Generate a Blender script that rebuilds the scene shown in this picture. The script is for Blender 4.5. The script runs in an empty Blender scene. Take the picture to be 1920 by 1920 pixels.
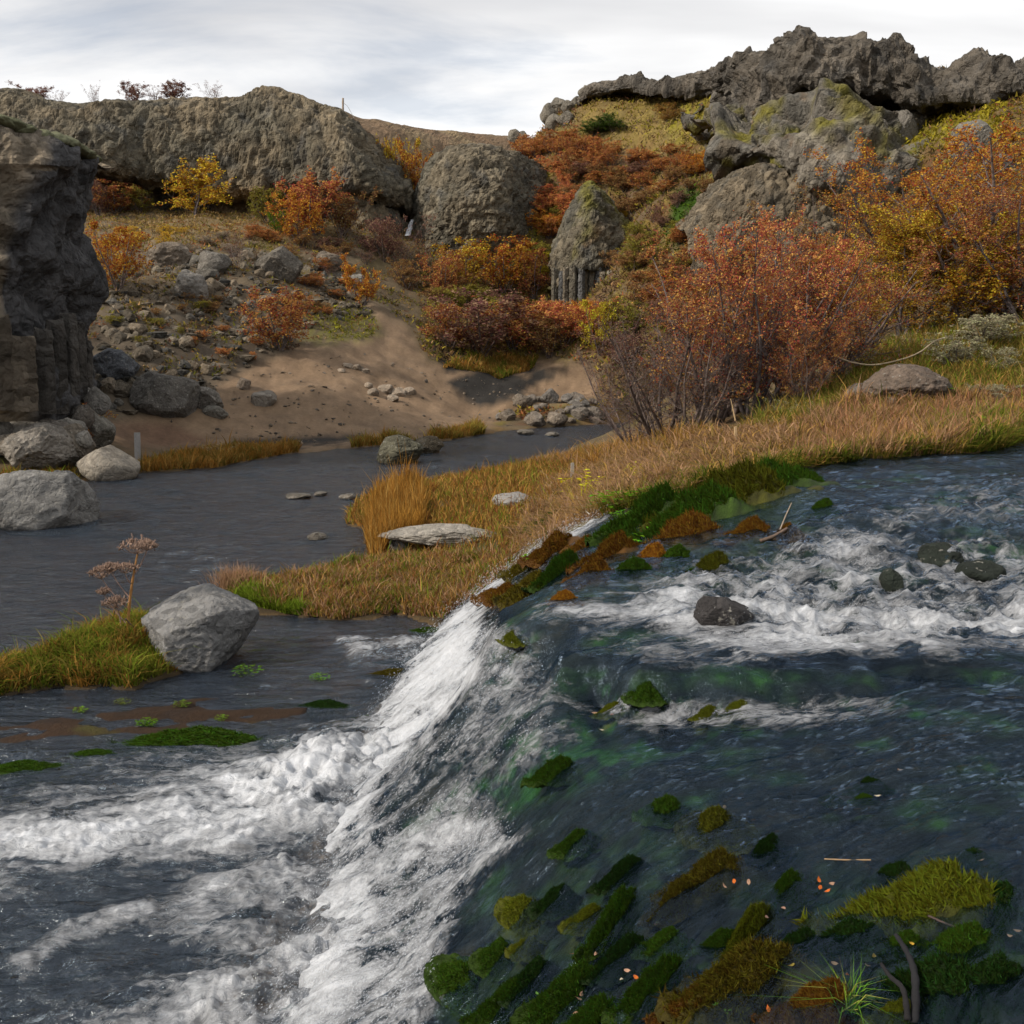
import bpy, math, random
import numpy as np
from mathutils import Vector, Matrix

# ------------------------------------------------------------------ camera, sky, sun, exposure
scene = bpy.context.scene
C = scene.collection
CAM_Z = 3.0
PITCH = math.radians(-9.5)
FOV = math.radians(55.0)
FPX = 960.0 / math.tan(FOV / 2)
cam_data = bpy.data.cameras.new('camera')
cam = bpy.data.objects.new('camera', cam_data)
C.objects.link(cam)
cam.location = (0, 0, CAM_Z)
cam.rotation_euler = (math.radians(90) + PITCH, 0, 0)
cam_data.angle = FOV
cam_data.clip_start = 0.05
cam_data.clip_end = 4000
scene.camera = cam

SUN_EL, SUN_AZ = math.radians(36), math.radians(-112)   # azimuth from +Y towards +X: behind the camera, to the left
SUN_DIR = Vector((math.sin(SUN_AZ) * math.cos(SUN_EL), math.cos(SUN_AZ) * math.cos(SUN_EL), math.sin(SUN_EL)))
world = bpy.data.worlds.new('World')
scene.world = world
world.use_nodes = True
wn = world.node_tree
for n in list(wn.nodes):
    wn.nodes.remove(n)


def nd(nt, typ, ins=None, **props):
    n = nt.nodes.new(typ)
    for k, v in props.items():
        setattr(n, k, v)
    for k, v in (ins or {}).items():
        s = n.inputs[k]
        if hasattr(v, 'is_linked') or isinstance(v, bpy.types.NodeSocket):
            nt.links.new(v, s)
        else:
            s.default_value = v
    return n


def ramp(nt, fac, stops, interp='LINEAR'):
    n = nt.nodes.new('ShaderNodeValToRGB')
    n.color_ramp.interpolation = interp
    e = n.color_ramp.elements
    while len(e) < len(stops):
        e.new(0.5)
    for el, (p, c) in zip(e, stops):
        el.position = p
        el.color = (*c, 1) if len(c) == 3 else c
    if fac is not None:
        nt.links.new(fac, n.inputs[0])
    return n


def math_n(nt, op, a, b=0.0, c=None, clamp=False):
    n = nt.nodes.new('ShaderNodeMath')
    n.operation = op
    n.use_clamp = clamp
    for i, v in enumerate((a, b, c)):
        if v is None:
            continue
        if isinstance(v, bpy.types.NodeSocket):
            nt.links.new(v, n.inputs[i])
        else:
            n.inputs[i].default_value = v
    return n.outputs[0]


def mixc(nt, fac, a, b, mode='MIX'):
    n = nt.nodes.new('ShaderNodeMix')
    n.data_type = 'RGBA'
    n.blend_type = mode
    for i, v in ((0, fac), (6, a), (7, b)):
        if isinstance(v, bpy.types.NodeSocket):
            nt.links.new(v, n.inputs[i])
        else:
            n.inputs[i].default_value = (*v, 1) if (i and len(v) == 3) else v
    return n.outputs[2]


sky = nd(wn, 'ShaderNodeTexSky', sky_type='NISHITA', sun_disc=False, sun_elevation=SUN_EL, sun_rotation=SUN_AZ,
         altitude=300.0, air_density=1.0, dust_density=1.0, ozone_density=1.5)
tc = nd(wn, 'ShaderNodeTexCoord')
sep = nd(wn, 'ShaderNodeSeparateXYZ', {0: tc.outputs['Generated']})
zz = math_n(wn, 'ADD', math_n(wn, 'ABSOLUTE', sep.outputs[2]), 0.16)
cv = nd(wn, 'ShaderNodeCombineXYZ', {0: math_n(wn, 'DIVIDE', sep.outputs[0], zz), 1: math_n(wn, 'DIVIDE', sep.outputs[1], zz), 2: 0.0})
mp = nd(wn, 'ShaderNodeMapping', {0: cv.outputs[0], 1: (1.35, 4.3, 0.0), 2: (0, 0, 0.35), 3: (0.8, 1.9, 1.0)})
n1 = nd(wn, 'ShaderNodeTexNoise', {'Vector': mp.outputs[0], 'Scale': 1.0, 'Detail': 7.0, 'Roughness': 0.58, 'Distortion': 0.5})
n2 = nd(wn, 'ShaderNodeTexNoise', {'Vector': mp.outputs[0], 'Scale': 0.75, 'Detail': 5.0, 'Roughness': 0.5, 'Distortion': 0.3})
cover = ramp(wn, n1.outputs[0], [(0.33, (0.62, 0.62, 0.62)), (0.42, (0.86, 0.86, 0.86)), (0.49, (1, 1, 1))])
shade = ramp(wn, n2.outputs[0], [(0.34, (6.4, 6.45, 6.65)), (0.48, (7.9, 7.9, 7.98)), (0.6, (9.6, 9.6, 9.6))])
skymix = mixc(wn, cover.outputs[0], sky.outputs[0], shade.outputs[0])
bg = nd(wn, 'ShaderNodeBackground', {0: skymix, 1: 0.1})
wout = nd(wn, 'ShaderNodeOutputWorld', {0: bg.outputs[0]})

sun_data = bpy.data.lights.new('sun', 'SUN')
sun_data.energy = 4.2
sun_data.angle = math.radians(5)
sun_data.color = (1.0, 0.9, 0.77)
sun = bpy.data.objects.new('sun', sun_data)
C.objects.link(sun)
sun.rotation_euler = SUN_DIR.to_track_quat('Z', 'Y').to_euler()

scene.view_settings.view_transform = 'Standard'
scene.view_settings.look = 'None'
scene.view_settings.exposure = 0.18
scene.view_settings.gamma = 1.0
scene.view_settings.use_curve_mapping = False
scene.render.engine = 'CYCLES'
scene.cycles.max_bounces = 6
scene.cycles.transparent_max_bounces = 12
scene.cycles.diffuse_bounces = 2
scene.cycles.glossy_bounces = 3
scene.cycles.transmission_bounces = 3
scene.cycles.caustics_reflective = False
scene.cycles.caustics_refractive = False
scene.cycles.use_denoising = True
scene.cycles.use_adaptive_sampling = True
scene.cycles.adaptive_threshold = 0.02

# ------------------------------------------------------------------ photo pixels (1920 frame) to directions
CT, ST = math.cos(PITCH), math.sin(PITCH)


def ray(u, v):
    a = (np.asarray(u, float) - 960) / FPX
    b = (960 - np.asarray(v, float)) / FPX
    return np.stack([a, CT - b * ST, ST + b * CT], -1)


def at_z(u, v, z):
    d = ray(u, v)
    t = (z - CAM_Z) / d[..., 2]
    return d * np.asarray(t)[..., None] + np.array([0, 0, CAM_Z])


def at_y(u, v, y):
    d = ray(u, v)
    t = np.asarray(y, float) / d[..., 1]
    return d * t[..., None] + np.array([0, 0, CAM_Z])


def to_px(p):
    p = np.asarray(p, float)
    x, y, z = p[..., 0], p[..., 1], p[..., 2] - CAM_Z
    f = np.maximum(y * CT + z * ST, 0.05)
    return 960 + FPX * x / f, 960 - FPX * (-y * ST + z * CT) / f


# ------------------------------------------------------------------ numpy noise
def _hash(ix, iy, iz, seed):
    h = (ix.astype(np.uint32) * np.uint32(374761393) + iy.astype(np.uint32) * np.uint32(668265263)
         + iz.astype(np.uint32) * np.uint32(2147483647) + np.uint32(seed * 974711 + 12345))
    h = (h ^ (h >> np.uint32(13))) * np.uint32(1274126177)
    h = (h ^ (h >> np.uint32(16))) * np.uint32(2246822519)
    return h ^ (h >> np.uint32(15))


_G = np.random.default_rng(7).normal(size=(256, 3))
_G /= np.linalg.norm(_G, axis=1)[:, None]


def perlin(p, seed=0):
    p = np.asarray(p, float)
    i = np.floor(p).astype(np.int64)
    f = p - i
    w = f * f * f * (f * (f * 6 - 15) + 10)
    r = 0
    for dx in (0, 1):
        wx = w[..., 0] if dx else 1 - w[..., 0]
        for dy in (0, 1):
            wy = w[..., 1] if dy else 1 - w[..., 1]
            for dz in (0, 1):
                wz = w[..., 2] if dz else 1 - w[..., 2]
                g = _G[_hash(i[..., 0] + dx, i[..., 1] + dy, i[..., 2] + dz, seed) & np.uint32(255)]
                r = r + wx * wy * wz * (g[..., 0] * (f[..., 0] - dx) + g[..., 1] * (f[..., 1] - dy) + g[..., 2] * (f[..., 2] - dz))
    return r * 1.6


def fbm(p, octv=4, seed=0, lac=2.1, gain=0.5, ridged=False):
    p = np.asarray(p, float)
    a, s, tot = 1.0, 0, 0
    for o in range(octv):
        n = perlin(p, seed + o * 17)
        if ridged:
            n = 1 - 2 * np.abs(n)
        s = s + a * n
        tot += a
        a *= gain
        p = p * lac + 13.7
    return s / tot


def worley(p, seed=0, jit=0.9):
    """F1, F2, a random value per cell and a random unit-ish vector dotted with the offset (facet tilt)."""
    p = np.asarray(p, float)
    i = np.floor(p).astype(np.int64)
    f1 = np.full(p.shape[:-1], 9.0)
    f2 = f1.copy()
    rnd = np.zeros_like(f1)
    til = np.zeros_like(f1)
    for dx in (-1, 0, 1):
        for dy in (-1, 0, 1):
            for dz in (-1, 0, 1):
                h = _hash(i[..., 0] + dx, i[..., 1] + dy, i[..., 2] + dz, seed)
                cx = i[..., 0] + dx + 0.5 + jit * ((h & np.uint32(1023)) / 1023.0 - 0.5)
                cy = i[..., 1] + dy + 0.5 + jit * (((h >> np.uint32(10)) & np.uint32(1023)) / 1023.0 - 0.5)
                cz = i[..., 2] + dz + 0.5 + jit * (((h >> np.uint32(20)) & np.uint32(1023)) / 1023.0 - 0.5)
                ox, oy, oz = p[..., 0] - cx, p[..., 1] - cy, p[..., 2] - cz
                d = ox * ox + oy * oy + oz * oz
                near = d < f1
                f2 = np.where(near, f1, np.minimum(f2, d))
                f1 = np.where(near, d, f1)
                g = _G[(h >> np.uint32(7)) & np.uint32(255)]
                til = np.where(near, ox * g[..., 0] + oy * g[..., 1] + oz * g[..., 2], til)
                rnd = np.where(near, ((h >> np.uint32(4)) & np.uint32(4095)) / 4095.0, rnd)
    return np.sqrt(f1), np.sqrt(f2), rnd, til


def sstep(a, b, x):
    t = np.clip((x - a) / (b - a), 0, 1)
    return t * t * (3 - 2 * t)


def sdf_poly(x, y, poly):
    """signed distance to a polygon, positive inside"""
    P = np.asarray(poly, float)
    d = np.full(np.shape(x), 1e18)
    ins = np.zeros(np.shape(x), bool)
    n = len(P)
    for k in range(n):
        ax, ay = P[k]
        bx, by = P[(k + 1) % n]
        ex, ey = bx - ax, by - ay
        wx, wy = x - ax, y - ay
        t = np.clip((wx * ex + wy * ey) / (ex * ex + ey * ey + 1e-12), 0, 1)
        d = np.minimum(d, (wx - ex * t) ** 2 + (wy - ey * t) ** 2)
        c = (ay <= y) != (by <= y)
        with np.errstate(divide='ignore', invalid='ignore'):
            xi = ax + (y - ay) / (by - ay if by != ay else 1e-9) * ex
        ins ^= c & (x < xi)
    d = np.sqrt(d)
    return np.where(ins, d, -d)


class RBF:
    def __init__(self, pts, vals, smooth=0.02, power=1.0):
        self.p = np.asarray(pts, float)
        n = len(self.p)
        d = np.linalg.norm(self.p[:, None] - self.p[None], axis=2) ** power
        A = np.zeros((n + 3, n + 3))
        A[:n, :n] = -d + np.eye(n) * smooth
        A[:n, n] = 1
        A[:n, n + 1:] = self.p
        A[n, :n] = 1
        A[n + 1:, :n] = self.p.T
        self.power = power
        self.w = np.linalg.solve(A, np.concatenate([vals, [0, 0, 0]]))

    def __call__(self, x, y):
        x = np.asarray(x, float)
        sh = x.shape
        q = np.stack([x.ravel(), np.asarray(y, float).ravel()], 1)
        out = np.empty(len(q))
        n = len(self.p)
        for s in range(0, len(q), 40000):
            c = q[s:s + 40000]
            d2 = ((c[:, 0, None] - self.p[None, :, 0]) ** 2 + (c[:, 1, None] - self.p[None, :, 1]) ** 2)
            d = np.sqrt(d2) if self.power == 1.0 else d2 ** (self.power / 2)
            out[s:s + 40000] = -d @ self.w[:n] + self.w[n] + c @ self.w[n + 1:]
        return out.reshape(sh)


# ------------------------------------------------------------------ mesh helpers
def mesh_data(name, verts, faces, attrs=None, smooth=True, mats=None, fmat=None):
    """verts (N,3); faces: one int array (M,3|4) or a list of such arrays"""
    me = bpy.data.meshes.new(name)
    verts = np.ascontiguousarray(verts, dtype=np.float32)
    if isinstance(faces, np.ndarray):
        faces = [faces]
    loops = np.concatenate([f.ravel() for f in faces]).astype(np.int32)
    sizes = np.concatenate([np.full(len(f), f.shape[1]) for f in faces]).astype(np.int32)
    starts = np.concatenate([[0], np.cumsum(sizes)[:-1]]).astype(np.int32)
    me.vertices.add(len(verts))
    me.vertices.foreach_set('co', verts.ravel())
    me.loops.add(len(loops))
    me.loops.foreach_set('vertex_index', loops)
    me.polygons.add(len(sizes))
    me.polygons.foreach_set('loop_start', starts)
    try:
        me.polygons.foreach_set('loop_total', sizes)
    except Exception:
        pass
    if fmat is not None:
        me.polygons.foreach_set('material_index', np.asarray(fmat, np.int32))
    for k, a in (attrs or {}).items():
        a = np.asarray(a, np.float32)
        if a.ndim == 1:
            at = me.attributes.new(k, 'FLOAT', 'POINT')
            at.data.foreach_set('value', a)
        elif a.shape[1] == 4 or k.startswith('col'):
            if a.shape[1] == 3:
                a = np.concatenate([a, np.ones((len(a), 1), np.float32)], 1)
            at = me.attributes.new(k, 'FLOAT_COLOR', 'POINT')
            at.data.foreach_set('color', np.ascontiguousarray(a).ravel())
        else:
            at = me.attributes.new(k, 'FLOAT_VECTOR', 'POINT')
            at.data.foreach_set('vector', np.ascontiguousarray(a).ravel())
    me.update(calc_edges=True)
    me.polygons.foreach_set('use_smooth', np.full(len(sizes), bool(smooth)))
    for m in (mats or []):
        me.materials.append(m)
    return me


def link(name, me, parent=None, label=None, cat=None, group=None, kind=None, loc=None, rot=None, scale=None, color=None):
    o = bpy.data.objects.new(name, me)
    C.objects.link(o)
    if parent is not None:
        o.parent = parent
    if label:
        o['label'] = label
    if cat:
        o['category'] = cat
    if group:
        o['group'] = group
    if kind:
        o['kind'] = kind
    if loc is not None:
        o.location = tuple(float(c) for c in loc)
    if rot is not None:
        o.rotation_euler = rot
    if scale is not None:
        o.scale = (scale,) * 3 if np.isscalar(scale) else scale
    if color is not None:
        o.color = (*color, 1)
    return o


def grid_faces(nu, nv, keep=None):
    i = np.arange(nu * nv).reshape(nv, nu)
    f = np.stack([i[:-1, :-1], i[:-1, 1:], i[1:, 1:], i[1:, :-1]], -1).reshape(-1, 4)
    if keep is not None:
        f = f[keep.ravel()[f].all(1)]
    return f


def compact(verts, faces, attrs):
    used = np.unique(faces)
    m = np.full(len(verts), -1)
    m[used] = np.arange(len(used))
    return verts[used], m[faces], {k: np.asarray(a)[used] for k, a in attrs.items()}


def poly_world(px, z):
    return [tuple(at_z(u, v, z)[:2]) for u, v in px]


def inpoly_px(U, V, poly, soft=10.0):
    """soft mask of a pixel-space outline for surface points already projected"""
    return sstep(-soft, soft, sdf_poly(U, V, poly))

# ------------------------------------------------------------------ terrain: control points taken from the photo
# (u, v, 'z' height above the lower river | 'y' distance from the camera)
GP = [
    # low island and the bank round the upper stream
    (700, 1100, 'z', .14), (850, 1110, 'z', .17), (950, 1060, 'z', .25), (760, 1010, 'z', .22), (800, 940, 'z', .28), (560, 1110, 'z', .12),
    (900, 905, 'z', .3), (1000, 1000, 'z', .45), (1060, 955, 'z', .85), (1073, 905, 'z', .62), (1000, 880, 'z', .32), (1100, 860, 'z', .3),
    (1150, 925, 'y', 11.4), (1200, 905, 'y', 11.8), (1250, 885, 'y', 12.2), (1400, 850, 'y', 12.4), (1500, 830, 'y', 12.4), (1600, 800, 'y', 13.5), (1750, 800, 'y', 13.6),
    (1900, 785, 'y', 14.4), (1700, 720, 'y', 16), (1900, 700, 'y', 17), (1800, 640, 'y', 19.5), (1330, 805, 'y', 15.5), (1200, 842, 'y', 20),
    (1150, 850, 'y', 24), (1600, 690, 'y', 19), (1700, 640, 'y', 22), (2050, 650, 'y', 18), (2050, 800, 'y', 13),
    # left bank, beach and scree
    (300, 840, 'y', 29), (450, 800, 'y', 31.5), (560, 822, 'y', 31.5), (700, 812, 'y', 33), (900, 790, 'y', 38), (1060, 765, 'y', 42), (1100, 740, 'y', 43),
    (600, 740, 'y', 35), (400, 740, 'y', 33.5), (750, 690, 'y', 39.5), (900, 720, 'y', 41), (1050, 690, 'y', 44.5), (740, 600, 'y', 46),
    (600, 640, 'y', 40), (300, 700, 'y', 33.5), (250, 600, 'y', 36.5), (350, 520, 'y', 42), (500, 480, 'y', 47), (600, 560, 'y', 44),
    (300, 420, 'y', 55), (420, 405, 'y', 57), (560, 440, 'y', 54), (650, 430, 'y', 56), (800, 450, 'y', 60), (700, 560, 'y', 49),
    (850, 590, 'y', 51), (1000, 560, 'y', 55), (180, 800, 'y', 27.5), (60, 780, 'y', 26), (60, 850, 'y', 24), (-200, 830, 'y', 25), (-200, 700, 'y', 30),
    (-300, 500, 'y', 45), (200, 480, 'y', 46), (-100, 400, 'y', 58), (150, 400, 'y', 58),
    # right hillside
    (850, 500, 'y', 58), (950, 400, 'y', 62), (950, 310, 'y', 68), (1100, 570, 'y', 55), (1000, 262, 'y', 71), (1050, 212, 'y', 69),
    (1120, 185, 'y', 66), (1350, 170, 'y', 60), (1200, 250, 'y', 61), (1300, 240, 'y', 58), (1200, 400, 'y', 54), (1250, 500, 'y', 48),
    (1150, 620, 'y', 46), (1300, 640, 'y', 37), (1400, 500, 'y', 43), (1600, 500, 'y', 36), (1480, 400, 'y', 46), (1700, 600, 'y', 27),
    (1900, 600, 'y', 23), (1900, 450, 'y', 29), (1900, 300, 'y', 36), (1760, 260, 'y', 43), (1850, 215, 'y', 42), (2100, 300, 'y', 36),
    (2100, 500, 'y', 26), (1400, 270, 'y', 52), (1650, 400, 'y', 42),
]
gpts = np.array([at_z(u, v, w) if m == 'z' else at_y(u, v, w) for u, v, m, w in GP])
gx = [(-60, 80, 9.5), (-20, 85, 9.5), (0, 95, 12), (-70, 40, 6), (-60, 10, 1), (60, 20, 8), (60, 60, 22), (25, 75, 19), (60, 95, 20), (8, 90, 16), (-25, 8, .3),
      (30, 5, 3),  (9.8, 15, 2.1), (18, 17, 2.6), (22, 8, 2.6), (-30, 110, 10), (30, 110, 17)]
gpts = np.concatenate([gpts, np.array(gx, float)])
LAND = RBF(gpts[:, :2], gpts[:, 2], smooth=0.15)

SHORE_PX = [(-600, 960), (-100, 985), (0, 985), (140, 950), (150, 905), (235, 890), (300, 884), (400, 878), (480, 862), (555, 850), (640, 842), (720, 836),
            (800, 830), (850, 825), (905, 815), (960, 806), (1130, 795)]
NEAR_PX = [(1200, 826), (1130, 845), (1000, 858), (950, 880), (870, 884), (780, 900), (690, 922), (640, 970), (692, 1000), (690, 1052), (560, 1075), (430, 1102),
           (425, 1140), (560, 1160), (640, 1166), (740, 1152), (800, 1178), (830, 1190)]
RIVER = poly_world(SHORE_PX, 0) + [(8, 43), (7.5, 36.5)] + poly_world(NEAR_PX, 0) + [(-.4, 8.4), (.3, 6), (.6, 3), (.6, -5), (-25, -5), (-40, 12)]
ISLE = poly_world([(-80, 1310), (0, 1308), (100, 1296), (250, 1294), (375, 1252), (390, 1215), (300, 1178), (240, 1172), (150, 1212), (0, 1262), (-80, 1280)], 0)
MUD = poly_world([(-60, 1345), (100, 1318), (300, 1306), (450, 1300), (600, 1306), (660, 1296), (610, 1342), (450, 1374), (250, 1392), (0, 1400), (-60, 1405)], 0)
STREAM_FAR = [(2100, 800, 1.14), (1920, 832, 1.18), (1880, 850, 1.19), (1800, 858, 1.2), (1700, 862, 1.2), (1600, 872, 1.22), (1500, 880, 1.25), (1440, 892, 1.28), (1350, 908, 1.38),
              (1250, 938, 1.5), (1180, 960, 1.66), (1130, 968, 1.8), (1080, 985, 1.95), (1000, 1025, 2.3), (940, 1085, 2.65), (850, 1160, 3.0)]
STREAM = [tuple(at_z(u, v, 3 - d)[:2]) for u, v, d in STREAM_FAR] + [(-1.7, 8), (-1.8, 4), (-1.8, .5), (16, .5), (16, 15.5), (9.5, 13.8)]


def up(u, v, d):
    return at_z(u, v, CAM_Z - d)


UPP = [(1920, 830, 1.18), (1700, 850, 1.2), (1500, 872, 1.25), (1350, 900, 1.38), (1200, 945, 1.6), (1130, 970, 1.8),
       (1920, 950, 1.28), (1780, 940, 1.28), (1700, 950, 1.3), (1600, 965, 1.31), (1500, 965, 1.35), (1400, 975, 1.42), (1300, 1000, 1.52),
       (1920, 1180, 1.68), (1750, 1190, 1.7), (1500, 1130, 1.66), (1350, 1120, 1.64), (1200, 1120, 1.66), (1100, 1060, 1.7), (1000, 1120, 1.75),
       (1620, 1050, 1.5), (1800, 1060, 1.5), (1450, 1060, 1.56),
       (1700, 1250, 1.7), (1400, 1220, 1.7), (1150, 1200, 1.72), (1000, 1190, 1.75), (935, 1150, 1.8), (920, 1210, 1.85),
       (1050, 1240, 1.76), (1200, 1255, 1.73), (1400, 1265, 1.72), (1700, 1300, 1.71), (1900, 1320, 1.7),
       (1010, 1300, 2.02), (1130, 1330, 1.97), (1250, 1345, 1.91), (1450, 1345, 1.85), (1700, 1345, 1.76),
       (1900, 1450, 1.75), (1600, 1450, 1.82), (1400, 1450, 1.88), (1200, 1450, 1.95), (1060, 1500, 2.06), (1000, 1420, 2.12),
       (1900, 1650, 1.76), (1600, 1650, 1.84), (1400, 1650, 1.9), (1200, 1650, 2.0), (1080, 1650, 2.12), (990, 1650, 2.25),
       (1900, 1900, 1.78), (1600, 1900, 1.86), (1300, 1900, 1.98), (1100, 1900, 2.12), (950, 1900, 2.28), (880, 1900, 2.42),
       (1900, 2400, 1.8), (1400, 2400, 1.95), (1100, 2400, 2.15), (850, 2300, 2.5),
       (900, 1290, 2.4), (830, 1380, 2.62), (860, 1600, 2.6), (750, 1800, 2.75), (960, 1120, 2.1), (1010, 1040, 2.15),
       # foot of the fall
       (830, 1190, 3.0), (745, 1300, 3.0), (690, 1410, 3.0), (600, 1650, 3.0), (490, 1900, 3.0), (400, 2150, 3.0), (930, 1095, 2.75), (985, 1040, 2.45)]
upp = np.array([up(*q) for q in UPP])
upx = [(16, 9, 1.85), (16, 3, 1.5), (16, 14, 1.95), (10, 1, 1.3), (8, 9, 1.75), (8, 5, 1.4), (6, 2, 1.3), (4, .5, 1.25), (9, 13, 1.9), (-2.2, 8.5, -.6), (-2.4, 6, -.6), (-2.5, 4, -.6), (-2.5, 2, -.6)]
upp = np.concatenate([upp, np.array(upx, float)])
UPPER = RBF(upp[:, :2], upp[:, 2], smooth=0.003)


def upper_level(x, y):
    z = UPPER(x, y)
    p = np.stack([x, y, np.zeros_like(x)], -1)
    yl = np.interp(x, [.1, .65, 1.3, 2.3, 3.2], [5.55, 5.1, 4.95, 4.95, 4.8]) + .22 * perlin(p * 1.7, 8) + .08 * perlin(p * 5, 9)
    stp = .09 * (sstep(-.07, .05, y - yl) - .5) * sstep(-.1, .4, x) * sstep(3.4, 2.2, x)
    lim = np.abs(y - yl) < .5
    stp = np.where(lim, stp * sstep(.5, .15, np.abs(y - yl)), 0)
    return z + stp + .03 * fbm(p * 1.3, 3, 5) * sstep(-1.0, .8, x)


def ground_z(x, y, fine=True):
    x = np.asarray(x, float)
    y = np.asarray(y, float)
    h = LAND(x, y)
    sd = -sdf_poly(x, y, RIVER)
    p = np.stack([x, y, np.zeros_like(x)], -1)
    wob = .25 * perlin(p * .9, 3) + .1 * perlin(p * 2.7, 4)
    sd = np.where((x < -.6) | (y > 9), sd + wob * sstep(0, 8, y), sd)
    isl = sdf_poly(x, y, ISLE) + .1 * perlin(p * 3.1, 6)
    amp = sstep(24, 40, y)
    lum = (.05 + .22 * amp) * fbm(p * (.9), 4, 11) + .5 * amp * fbm(p * .23, 3, 15)
    rill = .10 * sstep(28, 32, y) * sstep(50, 44, y) * fbm(p * (.5, 1.4, 1), 4, 27, ridged=True)
    hh = h + (lum + rill) * sstep(.3, 3, sd)
    land = .03 + .05 * sstep(0, .3, sd) + (np.maximum(hh, .08) - .08) * sstep(0, 1.6, sd)
    water = -.04 - .22 * sstep(0, 2.0, -sd) + .05 * fbm(p * 1.5, 3, 21)
    mud = sdf_poly(x, y, MUD)
    water = np.where(mud > -.5, water + (-.002 + .055 * fbm(p * (1.6, 3.4, 1), 5, 23) - water) * sstep(-.5, .15, mud), water)
    z = np.where(sd > 0, land, water)
    zi = .05 + .16 * sstep(0, .6, isl) + .04 * fbm(p * 2, 3, 8)
    z = np.where(isl > 0, np.maximum(z, zi * sstep(0, .12, isl)), z)
    ss = sdf_poly(x, y, STREAM)
    near = (ss > -.6) & (y < 15) & (x > -2)
    if near.any():
        zu = np.full_like(z, 99.0)
        zu[near] = upper_level(x[near], y[near])
        z = np.where(near & (ss > 0), np.minimum(z, zu - .12 - .3 * sstep(0, .5, ss)), z)
        lift = np.where(near & (ss <= 0) & (y > 7.5), zu + .03 + .1 * sstep(0, .3, -ss), -9)
        z = np.where((lift > z) & (zu > .3), z + (lift - z) * sstep(-.6, 0, ss), z)
    return z


def hit(u, v, fn=None, tmax=110.0, n=500, t0=2.0):
    """first point where the ray through a pixel meets the ground (or another height function)"""
    u = np.atleast_1d(np.asarray(u, float))
    v = np.atleast_1d(np.asarray(v, float))
    fn = fn or ground_z
    d = ray(u, v)
    t = t0 * (tmax / t0) ** np.linspace(0, 1, n)
    P = d[:, None] * t[None, :, None] + np.array([0, 0, CAM_Z])
    g = fn(P[..., 0].ravel(), P[..., 1].ravel()).reshape(P.shape[:2])
    below = P[..., 2] < g
    k = np.where(below.any(1), below.argmax(1), n - 1)
    k = np.maximum(k, 1)
    r = np.arange(len(u))
    a = P[r, k - 1, 2] - g[r, k - 1]
    b = g[r, k] - P[r, k, 2]
    w = np.clip(a / np.maximum(a + b, 1e-9), 0, 1)
    return P[r, k - 1] * (1 - w[:, None]) + P[r, k] * w[:, None]


# ------------------------------------------------------------------ materials for the setting
def new_mat(name):
    m = bpy.data.materials.new(name)
    m.use_nodes = True
    nt = m.node_tree
    for n in list(nt.nodes):
        nt.nodes.remove(n)
    out = nt.nodes.new('ShaderNodeOutputMaterial')
    return m, nt, out


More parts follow.
